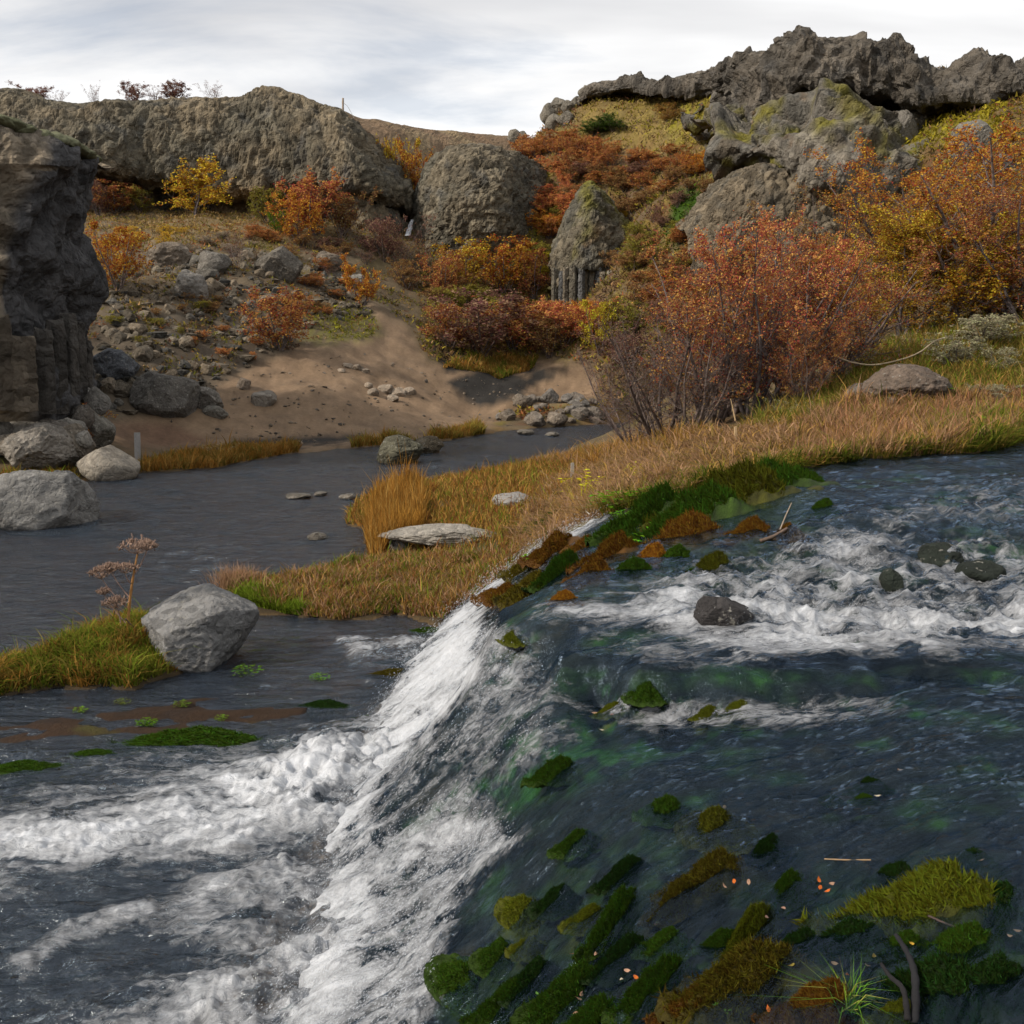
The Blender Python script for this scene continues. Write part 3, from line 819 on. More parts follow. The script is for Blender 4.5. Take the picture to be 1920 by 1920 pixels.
lay2(sstep(.0, .3, nb) * .8, (.022, .045, .014))
lay2(sstep(.18, .4, nb) * sstep(-.2, .25, nb2), (.03, .085, .012))
lay2(sstep(.25, .5, -nb) * .7, (.05, .036, .02))
lay2(inpoly_px(Ub, Vb, [(880, 1960), (960, 1700), (1180, 1560), (1420, 1560), (1500, 1700), (1500, 1960)], 60) * sstep(-.1, .3, nb + .6 * nb2) * .8, (.024, .05, .012))
for poly in ([(760, 1540), (860, 1420), (1000, 1340), (1200, 1300), (1440, 1310), (1440, 1345), (1200, 1400), (1000, 1480), (800, 1560)],
             [(880, 1250), (950, 1170), (1010, 1165), (1000, 1220), (950, 1290)], [(1080, 1270), (1250, 1260), (1440, 1300), (1440, 1350), (1250, 1340)],
             [(1560, 1290), (1750, 1300), (1740, 1330), (1580, 1320)]):
    lay2(inpoly_px(Ub, Vb, poly, 15) * sstep(-.1, .25, nb2), (.024, .082, .013))
lay2(inpoly_px(Ub, Vb, [(930, 1110), (1010, 1020), (1200, 950), (1500, 900), (1540, 960), (1480, 1060), (1250, 1130), (1000, 1140)], 20) * .8, (.035, .05, .012))
mm = sstep(.2, .8, MS + .5 * nb2)
bc = bc * (1 - mm[:, None]) + MCOL * (.55 + .6 * np.clip(fbm(P * 14, 3, 77), -.7, 1))[:, None] * mm[:, None]
kb = grid_faces(nx, ny, keep & (Z0 > -.35))
bv, bf, ba = compact(np.stack([X, Y, np.where(keep, bedl, -.8)], -1), kb[:, :], {'col': np.clip(bc * (1 + .5 * nb2[:, None]), .003, 1)})
link('stream_bed', mesh_data('stream_bed', bv, bf, ba, mats=[M_bed]), kind='structure', label='dark mossy rock ledge under the upper stream', cat='stream bed')

# ------------------------------------------------------------------ lower river
ny, nx = 640, 560
yy = 2.6 * (45 / 2.6) ** np.linspace(0, 1, ny)
sg = np.linspace(-1, .62, nx)
Y = np.repeat(yy[:, None], nx, 1)
X = sg[None, :] * (yy[:, None] * .62 + 1.2)
X, Y = X.ravel(), Y.ravel()
P = np.stack([X, Y, np.zeros_like(X)], -1)
foam = foam_mask(P, RIV_FOAM)
warp_ = np.stack([perlin(P * 1.1, 57), perlin(P * 1.1, 58), 0 * X], -1)
foam = foam * np.clip(1.05 + .95 * fbm((P + .45 * warp_) * (1.5, 3.2, 1), 5, 59, gain=.6), .15, 1.5)
near = sstep(11, 6, Y)
lump = fbm(P * 5, 4, 81, ridged=True)
fl = np.stack([X + .2 * Y, Y - .12 * X, np.zeros_like(X)], -1)
wv = near * (.022 * fbm(fl * (2.2, 5, 1), 3, 83) + .006 * fbm(fl * (7, 16, 1), 2, 85)) + (.5 + fbm(P * .35, 2, 86)) * (.075 * fbm(fl * (1.1, 2.6, 1), 3, 87) + .03 * fbm(fl * (2.4, 4.6, 1), 2, 88)) * sstep(-.2, 1.2, sdf_poly(X, Y, RIVER))
wv = wv + foam * (.03 + .03 * lump + .03 * fbm(P * 12, 3, 90, ridged=True) + .05 * fbm(P * 2.5, 3, 89))
base = sstep(-2.0, -1.15, X) * sstep(11, 9.5, Y) * foam
wv = wv + base * (.05 + .14 * np.maximum(fbm(P * 3.2, 4, 93), 0) + .06 * lump)
mudq = sstep(.1, -.3, sdf_poly(X, Y, MUD))
rv = np.stack([X, Y, wv * mudq], -1)
sdr = sdf_poly(X, Y, RIVER)
kf = grid_faces(nx, ny, (sdr > -.9) & (X < np.where(Y < 8.6, -.2, 40)))
v_, f_, at_ = compact(rv, kf, {'flow': fl, 'foam': foam})
link('river', mesh_data('river', v_, f_, at_, mats=[M_river]), kind='structure', label='calm river and foaming plunge pool below the fall', cat='river')

# ------------------------------------------------------------------ cliffs
def crom(P, t):
    """Catmull-Rom through P (n,k) at parameters t in [0, n-1]"""
    P = np.asarray(P, float)
    n = len(P)
    i = np.clip(np.floor(t).astype(int), 0, n - 2)
    f = (t - i)[:, None]
    p0, p1, p2, p3 = P[np.maximum(i - 1, 0)], P[i], P[i + 1], P[np.minimum(i + 2, n - 1)]
    return p1 + .5 * f * (p2 - p0 + f * (2 * p0 - 5 * p1 + 4 * p2 - p3 + f * (3 * (p1 - p2) + p3 - p0)))


def loft_grid(rails, nu, nv):
    """rails: (nr, nc, 3) world points; returns (nv, nu, 3)"""
    R = np.asarray(rails, float)
    nr, nc = R.shape[:2]
    cum = np.concatenate([[0], np.cumsum(np.linalg.norm(np.diff(R.mean(0), axis=0), axis=1))])
    tu = np.interp(np.linspace(0, cum[-1], nu), cum, np.arange(nc))
    A = np.stack([crom(R[k], tu) for k in range(nr)])
    cr = np.concatenate([[0], np.cumsum(np.minimum(np.linalg.norm(np.diff(A, axis=0), axis=2).mean(1), 3.5))])
    tv = np.interp(np.linspace(0, cr[-1], nv), cr, np.arange(nr))
    B = crom(A.reshape(nr, -1), tv).reshape(nv, nu, 3)
    return B


def normals(G):
    du = np.gradient(G, axis=1)
    dv = np.gradient(G, axis=0)
    n = np.cross(du, dv)
    return n / np.maximum(np.linalg.norm(n, axis=2), 1e-9)[..., None]


def blocky(p, levels, seed):
    d = 0
    tint = 0
    for k, (s, a) in enumerate(levels):
        s = np.asarray(s, float)
        f1, f2, r, t = worley(p * s, seed + k * 7)
        d = d + a * ((.5 - f1) * 1.3 + ((r - .5) * .5 + t * .4) * (1 if k else .35))
        tint = tint + (r - .5) * (.7 if k == 0 else .5)
    return d, tint


def facet(x, y, seed):
    """continuous piecewise-planar noise on a triangle lattice"""
    s = (x + y) * .366
    i, j = np.floor(x + s).astype(np.int64), np.floor(y + s).astype(np.int64)
    fx, fy = x + s - i, y + s - j
    z = np.zeros_like(i)

    def r(a, b):
        return (_hash(a, b, z, seed) & np.uint32(4095)) / 4095.0 * 2 - 1
    lo = fx > fy
    a, b = r(i, j), r(i + 1, j + 1)
    m = np.where(lo, r(i + 1, j), r(i, j + 1))
    w1, w2 = np.maximum(fx, fy), np.minimum(fx, fy)
    return a * (1 - w1) + m * (w1 - w2) + b * w2


def cliff_mesh(name, rails, nu, nv, levels, seed, cols, warp=.25, big=.5, paint=None, facets=()):
    G = loft_grid(rails, nu, nv)
    N = normals(G)
    flip = -1 if (N * (np.array([0, 0, CAM_Z]) - G)).sum(-1).mean() < 0 else 1
    N = N * flip
    p = G.reshape(-1, 3)
    n = N.reshape(-1, 3)
    q = p + warp * np.stack([perlin(p * .8, seed + 1), perlin(p * .8, seed + 2), perlin(p * .8, seed + 3)], -1)
    d, tint = blocky(q, levels, seed)
    su = np.concatenate([np.zeros((nv, 1)), np.cumsum(np.linalg.norm(np.diff(G, axis=1), axis=2), 1)], 1)
    sv_ = np.concatenate([np.zeros((1, nu)), np.cumsum(np.linalg.norm(np.diff(G, axis=0), axis=2), 0)], 0)
    su, sv_ = (su.mean(0)[None] + 0 * su).ravel(), (sv_.mean(1)[:, None] + 0 * sv_).ravel()
    wu, wv2 = perlin(p * .55, seed + 61), perlin(p * .55, seed + 62)
    for k, (sx, sy, am) in enumerate(facets):
        d = d + am * facet((su + wu * sx * .6) / sx + k * 3.3, (sv_ + wv2 * sy * .6) / sy, seed + 31 * k)
    d = d * (1 - .7 * sstep(.8, .98, np.abs(n[:, 2])) * (p[:, 2] > np.median(p[:, 2])))
    d = d + big * fbm(p * .22, 3, seed + 5) + .05 * fbm(p * 2.6, 3, seed + 9)
    p2 = p + n * d[:, None]
    c = [np.array(k) for k in cols]
    m1 = sstep(-.25, .3, fbm(p * .3, 4, seed + 21))[:, None]
    m2 = sstep(.05, .45, fbm(p * .9, 4, seed + 23))[:, None]
    col = c[0] * (1 - m1) + c[1] * m1
    col = col * (1 - m2 * .7) + c[2] * m2 * .7
    col = col * np.clip(1 + .75 * tint, .35, 1.9)[:, None]
    if paint:
        col = paint(p2, n, col)
    f = grid_faces(nu, nv)
    if flip < 0:
        f = f[:, ::-1]
    return mesh_data(name, p2, f, {'col': np.clip(col, .004, 1)}, smooth=False, mats=[M_cliff])


def lerp(a, b, t):
    return a + (b - a) * t


# --- the long basalt wall at the back left
T = [(-420, 165, 330, 440, 55), (-200, 170, 330, 435, 57), (0, 174, 332, 432, 58), (60, 178, 332, 432, 58), (100, 187, 332, 430, 58), (180, 190, 328, 425, 58.5), (250, 188, 345, 415, 59.5),
     (350, 186, 357, 405, 60), (420, 179, 366, 402, 60.5), (480, 174, 362, 400, 60.5), (515, 170, 352, 398, 60.5), (560, 176, 350, 398, 60), (600, 190, 352, 402, 59.5),
     (640, 209, 356, 410, 59), (670, 233, 360, 420, 59), (700, 268, 372, 432, 59.5), (735, 302, 388, 445, 60.5), (765, 326, 405, 455, 62), (790, 352, 420, 462, 64)]
rails = []
for fv, dy in (('b', 1.6), ('b2', 1.7), ('l', .2), ('l2', -1.2), ('m', -1.0), ('u', .4), ('t', 1.8)):
    row = []
    for u, t, l, b, y in T:
        cut = 1.0 if u < 560 else max(0.0, 1 - (u - 560) / 120)
        v = {'b': b + 30, 'b2': l + (b - l) * .35, 'l': l + 6, 'l2': l - 12, 'm': lerp(l, t, .45), 'u': lerp(l, t, .85), 't': t}[fv]
        off = dy if fv not in ('b', 'b2') else dy * cut - .6 * (1 - cut)
        row.append(at_y(u, v, y + off))
    rails.append(row)
rim = rails[-1]
for dy_, dz_ in ((1.0, .12), (2.5, .2), (6, .2), (14, 0), (30, -.4)):
    rails.append([p + np.array([0, dy_, dz_]) for p in rim])


def paint_wall(p, n, col):
    U, V = to_px(p)
    a = inpoly_px(U, V, [(400, 355), (530, 350), (540, 420), (400, 420)], 8)[:, None]
    col = col * (1 - a) + np.array([.30, .215, .125]) * a * (.7 + .6 * (col.mean(1) / .1)[:, None] * .5)
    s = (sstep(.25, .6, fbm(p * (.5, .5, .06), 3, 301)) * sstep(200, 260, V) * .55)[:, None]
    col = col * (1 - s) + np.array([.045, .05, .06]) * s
    top = (sstep(62, 66, p[:, 1]) * sstep(.35, .8, np.abs(n[:, 2])))[:, None]
    col = col * (1 - top) + np.array([.14, .085, .05]) * top
    return col


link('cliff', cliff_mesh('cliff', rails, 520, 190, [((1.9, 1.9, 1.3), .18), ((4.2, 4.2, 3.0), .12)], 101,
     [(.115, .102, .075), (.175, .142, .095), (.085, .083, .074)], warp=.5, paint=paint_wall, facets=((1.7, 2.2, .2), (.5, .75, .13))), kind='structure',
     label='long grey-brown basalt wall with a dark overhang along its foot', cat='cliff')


def face(name, tab, dys, nu, nv, levels, seed, cols, back_dy=4.0, back_dz=-.3, big=.4, paint=None, label='', facets=(), cat='cliff'):
    """tab rows: u, v_top, v_bottom, y ; dys: (fraction up from the bottom, depth offset) pairs"""
    rl = [[at_y(u, lerp(b, t, fr), y + dy) for u, t, b, y in tab] for fr, dy in dys]
    rl.append([p + np.array([0, back_dy * .35, .05]) for p in rl[-1]])
    rl.append([p + np.array([0, back_dy, back_dz]) for p in rl[-2]])
    o = link(name, cliff_mesh(name, rl, nu, nv, levels, seed, cols, big=big, paint=paint, facets=facets), kind='structure', label=label, cat=cat)
    return o


BAS = [(.115, .106, .082), (.16, .135, .095), (.085, .085, .08)]
face('cliff', [(772, 400, 470, 62), (785, 345, 480, 60.5), (800, 308, 485, 59), (830, 281, 490, 57.5), (862, 271, 490, 57), (905, 271, 490, 57), (945, 282, 490, 57.5), (985, 292, 490, 59.5), (1030, 320, 480, 62), (1070, 350, 470, 65)],
     [(-.1, .6), (.12, 0), (.5, -.6), (.82, .4), (1.0, 2.2)], 170, 130, [((1.5, 1.5, 1.3), .24), ((3.6, 3.6, 3), .15)], 131, BAS, label='rounded grey basalt knob between the long wall and the heath hillside')
def paint_moss(p, n, col):
    m = (sstep(.3, .65, np.abs(n[:, 2]) + .35 * fbm(p * .9, 3, 334)) * sstep(-.15, .25, fbm(p * .45, 4, 333)))[:, None]
    col = col * (1 - m) + np.array([.15, .135, .025]) * m
    r_ = (sstep(.2, .5, fbm(p * .6, 4, 335)) * .7)[:, None]
    return col * (1 - r_) + np.array([.17, .10, .045]) * r_


mid_cliff = face('cliff', [(1025, 500, 575, 56), (1040, 462, 575, 53.5), (1062, 412, 575, 52.6), (1085, 368, 575, 52.3), (1108, 345, 575, 52.3), (1135, 372, 575, 52.6), (1165, 405, 575, 53), (1215, 440, 572, 53.6), (1270, 470, 570, 54), (1340, 500, 570, 56)],
     [(-.1, .4), (.0, .3), (.28, .2), (.32, -.3), (.6, .4), (.85, 1.2), (1.0, 2.4)], 150, 130, [((1.5, 1.5, 1.3), .2), ((3.6, 3.6, 3), .13)], 141, BAS, back_dy=5, back_dz=-2, paint=paint_moss,
     label='pointed grey basalt outcrop standing on a row of upright columns')


face('cliff', [(1290, 430, 500, 44), (1320, 395, 520, 42.5), (1355, 345, 520, 41.6), (1420, 306, 520, 41.2), (1475, 318, 520, 41), (1525, 345, 520, 40.8), (1575, 385, 520, 40.6), (1625, 430, 520, 41), (1670, 470, 520, 42)],
     [(-.05, .3), (.2, -.2), (.55, 0), (.85, .5), (1.0, 1.6)], 190, 120, [((1.6, 1.6, 1.2), .2), ((3.8, 3.8, 3), .14)], 151, [(.13, .11, .08), (.16, .13, .09), (.09, .085, .072)],
     back_dy=3.5, back_dz=.5, label='brown rough lava face below the great slanted block')
face('cliff', [(1322, 205, 268, 53), (1345, 218, 282, 50), (1385, 232, 298, 46.5), (1420, 205, 312, 44.5), (1470, 188, 338, 43), (1520, 182, 362, 42.3), (1570, 168, 388, 42), (1615, 172, 412, 42), (1670, 192, 420, 42.4), (1730, 226, 410, 43.5), (1800, 265, 380, 45.5)],
     [(-.04, 2.2), (.02, .9), (.1, -.7), (.4, -.9), (.75, .2), (1.0, 2.0)], 230, 150, [((1.4, 1.4, 1.3), .22), ((3.4, 3.4, 3.0), .12)], 161, [(.12, .113, .098), (.17, .152, .125), (.13, .106, .076)],
     back_dy=5, back_dz=1.0, big=.8, facets=((3.4, 3.0, 1.15), (1.3, 1.2, .42), (.5, .5, .16)), paint=paint_moss, label='great slanted grey lava block wedged under the crag')
CR = [(1085, 190, 200, 68), (1105, 158, 186, 66.5), (1150, 150, 178, 65), (1185, 141, 176, 64), (1240, 150, 176, 62.5), (1290, 141, 182, 61), (1340, 126, 195, 59), (1375, 122, 225, 54), (1400, 102, 255, 49.5), (1450, 90, 240, 47.5),
      (1488, 68, 200, 46.5), (1508, 56, 185, 46.2), (1540, 70, 178, 46), (1600, 65, 178, 46), (1630, 82, 182, 46), (1690, 84, 200, 45.5), (1718, 104, 208, 45), (1750, 120, 212, 45), (1790, 116, 212, 44.5), (1860, 114, 200, 44),
      (1925, 112, 206, 43.5), (2050, 88, 210, 42.5), (2200, 90, 230, 41)]
face('crag', CR, [(-.12, 2.6), (.0, 1.7), (.14, -.3), (.5, -.6), (.85, .1), (1.0, 1.0)], 560, 130, [((.5, .5, .5), .4), ((1.3, 1.3, 1.2), .26), ((3.2, 3.2, 3.0), .14)], 171,
     [(.095, .085, .072), (.13, .112, .09), (.065, .063, .06)], back_dy=9, back_dz=-1.5, big=.25, facets=((2.6, 2.2, .3), (1.1, 1.0, .26), (.45, .45, .14)), label='jagged dark lava crag along the top of the right hill', cat='crag')

# --- far moor seen through the gap
tab = [(560, 200, 700, 190), (640, 210, 700, 195), (675, 224, 700, 200), (730, 232, 700, 205), (800, 244, 700, 215), (870, 250, 700, 225), (950, 257, 700, 235), (1050, 268, 700, 245), (1300, 280, 700, 250)]
rl = [[at_y(u, v if k < 2 else t + dv, y + dy) for u, t, v, y in tab] for k, (dv, dy) in enumerate([(0, -100), (0, -60), (20, -25), (6, -6), (0, 6), (0, 40)])]
rl[0] = [np.array([p[0], p[1], 8.0]) for p in rl[0]]
rl[1] = [np.array([p[0], p[1], 11.0]) for p in rl[1]]


def paint_moor(p, n, col):
    a = sstep(-.1, .4, fbm(p * (.08, .2, .3), 4, 351))[:, None]
    return np.array([.17, .115, .07]) * (1 - a) + np.array([.22, .165, .095]) * a


link('hill', cliff_mesh('hill', rl, 120, 90, [((.5, .5, .5), .25)], 181, [(.17, .11, .07), (.2, .15, .09), (.13, .08, .055)], big=.6, paint=paint_moor), kind='structure',
     label='bare tan moorland slope far behind the gap in the cliffs', cat='hill')

# --- the fin of rock on the left bank, with columns at its foot
LV = [(790, 168, 100), (740, 168, 100), (650, 160, 72), (600, 158, 66), (560, 170, 62), (520, 182, 64), (470, 164, 70), (430, 158, 76), (390, 164, 86), (350, 172, 96), (315, 184, 108), (300, 182, 114)]
rl = []
for v, e, c in LV:
    rl.append([at_y(-330, v, 22.0), at_y(-120, v, 22.6), at_y(0, v, 23.0), at_y(c - 30, v, 23.4), at_y(c, v, 23.9), at_y(lerp(c, e, .55), v, 25.2), at_y(e, v, 27), at_y(e - 12, v, 28.6), at_y(e - 60, v, 30.5), at_y(e - 160, v, 31.5)])
top = [(-330, 160, 22.6), (-120, 195, 23.2), (0, 224, 23.6), (50, 240, 24), (100, 258, 24.5), (140, 274, 25.6), (176, 296, 27), (165, 296, 28.4), (110, 280, 30), (10, 262, 31)]
rl.append([at_y(*q) for q in top])
ctr = np.mean(rl[-1], axis=0)
rl.append([p + (ctr - p) * .45 + np.array([0, .8, .12]) for p in rl[-1]])
rl.append([p + (ctr - p) * .97 + np.array([0, .8, .1]) for p in rl[-2]])


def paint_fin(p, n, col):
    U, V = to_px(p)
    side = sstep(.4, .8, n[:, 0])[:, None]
    col = col * (1 - side) + np.array([.075, .074, .076]) * (col.mean(1) / .16)[:, None] * side  # side turned from the sun has its shade put into the colour
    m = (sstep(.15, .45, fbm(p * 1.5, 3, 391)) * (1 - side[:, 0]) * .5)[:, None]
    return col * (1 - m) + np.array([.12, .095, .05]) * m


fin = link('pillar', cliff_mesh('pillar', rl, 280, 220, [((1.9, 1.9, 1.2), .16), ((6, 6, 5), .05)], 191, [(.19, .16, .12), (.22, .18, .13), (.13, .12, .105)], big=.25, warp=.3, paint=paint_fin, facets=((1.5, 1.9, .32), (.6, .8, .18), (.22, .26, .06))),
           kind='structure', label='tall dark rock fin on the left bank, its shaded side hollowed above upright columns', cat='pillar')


def column_mesh(name, h, r, seed, cols, sides=6, lean=.04):
    rg = np.random.default_rng(seed)
    ang = np.linspace(0, 2 * np.pi, sides, endpoint=False) + rg.uniform(-.2, .2, sides)
    rr = r * rg.uniform(.85, 1.15, sides)
    nl = 14
    zs = np.linspace(0, h, nl)
    V = []
    for k, z in enumerate(zs):
        j = r * .05 * rg.normal(size=2)
        sc = 1 - .1 * (z / h) ** 3 if k < nl - 1 else .82
        for a, q in zip(ang, rr):
            for w in (-.12, .12):
                V.append((q * sc * math.cos(a + w) + j[0] + lean * z, q * sc * math.sin(a + w) + j[1], z + (r * .25 * rg.normal() if k == nl - 1 else 0)))
    m = sides * 2
    F = [(k * m + i, k * m + (i + 1) % m, (k + 1) * m + (i + 1) % m, (k + 1) * m + i) for k in range(nl - 1) for i in range(m)]
    V.append((lean * h, 0, h + r * .2))
    V = np.array(V)
    tri = np.array([((nl - 1) * m + i, (nl - 1) * m + (i + 1) % m, len(V) - 1) for i in range(m)])
    n = fbm(V * 2.2 + seed, 3, 401)
    col = np.array(cols[0]) * (1 + .5 * n[:, None]) * rg.uniform(.75, 1.25)
    V = V + .03 * r / .3 * np.stack([fbm(V * 3 + seed, 3, 403), fbm(V * 3 + seed, 3, 404), 0 * n], -1)
    return mesh_data(name, V, [np.array(F), tri], {'col': np.clip(col, .01, 1)}, smooth=False, mats=[M_cliff])


for i, (u, vt, vb, y, w) in enumerate([(84, 622, 752, 23.5, 36), (108, 604, 752, 24.1, 34), (131, 590, 752, 24.7, 30), (150, 606, 752, 25.4, 24), (165, 640, 752, 26.2, 20), (42, 636, 746, 22.7, 48), (0, 600, 744, 22.4, 46)]):
    b, t = at_y(u, vb, y), at_y(u, vt, y)
    link('column', column_mesh('column', t[2] - b[2] + .3, w / FPX * y * .54, 40 + i, [(.085, .078, .07)] if i < 5 else [(.115, .095, .072)]), parent=fin, loc=(b[0], b[1], b[2] - .3))
for i in range(15):
    u = 1040 + i * 11.5 + 3 * math.sin(i * 2.1)
    vt, vb = 505 + 6 * math.sin(i * 1.7) + .02 * (u - 1100), 566
    y = 52.3 + .3 * math.sin(i * 1.3) + (.8 if i < 1 else 0)
    b, t = at_y(u, vb, y), at_y(u, vt, y)
    link('column', column_mesh('column', t[2] - b[2] + .2, 6.8 / FPX * y, 60 + i, [[(.15, .135, .105)], [(.12, .12, .12)], [(.17, .145, .11)]][i % 3], lean=0), parent=mid_cliff, loc=(b[0], b[1], b[2] - .2))

# --- the small fall glimpsed in the gully
wu = np.linspace(-1, 1, 9)[None, :] * np.ones((16, 1))
wv_t = np.linspace(0, 1, 16)[:, None] * np.ones((1, 9))
c0, c1 = at_y(764, 442, 59.0), at_y(773, 412, 60.2)
G = c0 + (c1 - c0) * wv_t[..., None] + np.array([.17, 0, 0]) * (wu * (1 - .4 * wv_t))[..., None] + np.array([0, -.12, 0]) * (1 - wu ** 2)[..., None]
G = G + .06 * np.stack([fbm(G * 3, 3, 411), fbm(G * 3, 3, 412), 0 * wu], -1)
link('waterfall', mesh_data('waterfall', G.reshape(-1, 3), grid_faces(9, 16), {'flow': G.reshape(-1, 3), 'foam': np.full(144, .95)}, mats=[M_stream]), kind='structure', label='small white waterfall in the gully beside the basalt knob', cat='waterfall')

# ------------------------------------------------------------------ boulders
import bmesh


def ico(sub):
    bm = bmesh.new()
    bmesh.ops.create_icosphere(bm, subdivisions=sub, radius=1.0)
    v = np.array([q.co[:] for q in bm.verts])
    f = np.array([[q.index for q in t.verts] for t in bm.faces])
    bm.free()
    return v, f


def rock_verts(seed, sub=3, cuts=9, amp=.13, planes=None):
    rg = np.random.default_rng(seed)
    v, f = ico(sub)
    p = v.copy()
    P = []
    for _ in range(cuts):
        n = rg.normal(size=3)
        n /= np.linalg.norm(n)
        P.append((n, rg.uniform(.62, .86)))
    for n, d in (planes or []):
        n = np.array(n, float)
        P.append((n / np.linalg.norm(n), d))
    for n, d in P:
        e = p @ n - d
        p = p - n * (np.maximum(e, 0) * .93)[:, None]
    q = p * 1.6 + seed * 3.1
    r = v
    p = p + r * (amp * fbm(q, 4, seed)[:, None]) + r * (amp * .45 * fbm(q * 3.5, 4, seed + 3, ridged=True)[:, None]) - r * (amp * .5 * sstep(.25, .6, fbm(q * 6, 3, seed + 9)))[:, None]
    return p, f


ROCKS = []
for s in range(12):
    p, f = rock_verts(500 + s, 4 if s < 9 else 5, cuts=10 + s % 4, amp=.10 + .03 * (s % 3))
    ROCKS.append(mesh_data('boulder', p, f, smooth=False, mats=[M_rock]))
GREYS = [(.20, .19, .175), (.165, .155, .14), (.22, .205, .18), (.17, .145, .115), (.13, .125, .12), (.19, .165, .135), (.12, .105, .09)]
rr = random.Random(5)


TONE = lambda c: 'dark' if sum(c) < .38 else ('pale' if sum(c) > .54 else 'mid-grey')


def boulder(u, vb, w, h, label, group=None, color=None, variant=None, sink=.22, p=None, rot=None, me=None, depth=None, fn=None):
    """a boulder whose foot shows at pixel (u, vb), w x h pixels in size"""
    if p is None:
        p = hit(u, vb, fn)[0]
    d = math.sqrt(p[0] ** 2 + p[1] ** 2 + (p[2] - CAM_Z) ** 2)
    sw, sh = w / FPX * d / 2, h / FPX * d / 2 / (1 - sink * .8)
    k = rr.randrange(9) if variant is None else variant
    dp = depth or rr.uniform(.8, 1.1)
    col = color or rr.choice(GREYS)
    j = rr.uniform(.85, 1.15)
    if group:
        label = ('small ' if w < 15 else 'large ' if w > 32 else 'fist-shaped ' if h / w > .75 else 'flat-topped ') + TONE(col) + ' ' + label.split(' ', 1)[1]
    return link('boulder', me or ROCKS[k], label=label, cat='boulder', group=group, loc=(p[0], p[1] + sw * dp * .7, p[2] + sh * (1 - 2 * sink)),
                rot=(0, 0, rr.uniform(0, 6.28)) if rot is None else rot, scale=(sw * 1.12, sw * dp * 1.12, sh * 1.12), color=tuple(c * j for c in col))


water0 = lambda x, y: np.where(sdf_poly(x, y, RIVER) > -.4, np.maximum(ground_z(x, y), 0), ground_z(x, y))
# the grey boulder by the grassy islet
hv, hf = rock_verts(77, 6, 5, .085, [((-.42, -.3, .85), .56), ((.9, -.35, -.05), .8), ((.12, -.98, -.05), .78), ((.5, -.05, .86), .74), ((0, 0, -1), .75)])
boulder(364, 1256, 190, 136, 'large smooth grey boulder with a bright flat top beside the grassy islet', color=(.17, .168, .165), me=mesh_data('boulder', hv, hf, smooth=True, mats=[M_rock]), rot=(0, 0, .12), p=at_z(360, 1256, 0), depth=.85, sink=.12)
hv, hf = rock_verts(78, 5, 9, .10, [((.3, -.9, .3), .7)])
boulder(42, 992, 188, 92, 'long pale grey lichen-speckled boulder lying in the river at the left bank', color=(.19, .185, .175), me=mesh_data('boulder', hv, hf, smooth=True, mats=[M_rock]), p=at_z(48, 990, 0), rot=(0, 0, .2))
boulder(118, 974, 66, 82, 'dark upright rock leaning on the long pale boulder', color=(.10, .098, .095), p=at_z(120, 972, 0), variant=9)
hv, hf = rock_verts(79, 4, 10, .09)
boulder(190, 902, 100, 58, 'rounded pale boulder with a mossy foot at the river edge', color=(.23, .205, .17), me=mesh_data('boulder', hv, hf, smooth=True, mats=[M_rock]), p=at_z(190, 900, 0))
boulder(62, 880, 118, 74, 'broad slanting grey boulder above the riverside turf', color=(.2, .18, .155), variant=10, p=at_y(62, 880, 22.3))
boulder(126, 868, 74, 66, 'blocky brown boulder resting against the broad slanting one', color=(.17, .145, .115), variant=11, p=at_y(126, 868, 23.2))
boulder(168, 830, 62, 64, 'wedge-shaped dark boulder beside the small orange shrub', color=(.15, .14, .12), variant=9, p=at_y(168, 832, 25))
boulder(746, 870, 78, 50, 'mossy round boulder standing in mid river', color=(.09, .085, .06), variant=10, p=at_z(746, 869, 0))
boulder(800, 851, 50, 32, 'smaller mossy boulder just behind the mid river one', color=(.14, .115, .08), variant=11, p=at_z(800, 850, 0))
# slab on the island and stones near it
sp = hit(835, 1030)[0]
boulder(835, 1030, 215, 34, 'long flat pale stone slab lying in the island grass', color=(.24, .22, .19), p=sp + np.array([0, 0, .05]), variant=11, depth=.45, rot=(0, .02, .05))
boulder(745, 1038, 34, 34, 'knobbly lichen-grey stone at the end of the flat slab', color=(.2, .2, .19), p=hit(745, 1038)[0])
boulder(965, 950, 70, 24, 'low grey stone half buried in the island grass', color=(.2, .19, .18), p=hit(965, 950)[0])
boulder(1715, 760, 135, 70, 'smooth brown rock mound in the grassy right bank', color=(.15, .115, .09), p=hit(1715, 760)[0], variant=10, sink=.3)
boulder(1672, 765, 40, 22, 'small pale stone below the rock mound on the right bank', color=(.22, .195, .17), p=hit(1672, 765)[0])
boulder(1620, 755, 75, 36, 'half buried stone beside the rock mound on the right bank', color=(.16, .14, .12), p=hit(1620, 755)[0], sink=.35)
boulder(1360, 1182, 112, 58, 'dark wet rock with mossy flanks breaking the upper stream', color=(.045, .042, .042), p=hit(1360, 1178, upper_level, 20, 300)[0], me=ROCKS[9], depth=.7, sink=.3, rot=(0, 0, .3))
for u, v, w, h, t in [(1676, 1108, 42, 40, 'black mossy stone standing in the white rapids'), (1775, 1060, 80, 36, 'broad dark stone under the lip of the rapids'), (1850, 1092, 66, 34, 'dark stone wrapped in foam beside the broad one')]:
    boulder(u, v, w, h, t, color=(.022, .028, .022), p=hit(u, v, upper_level, 20, 300)[0], sink=.35)
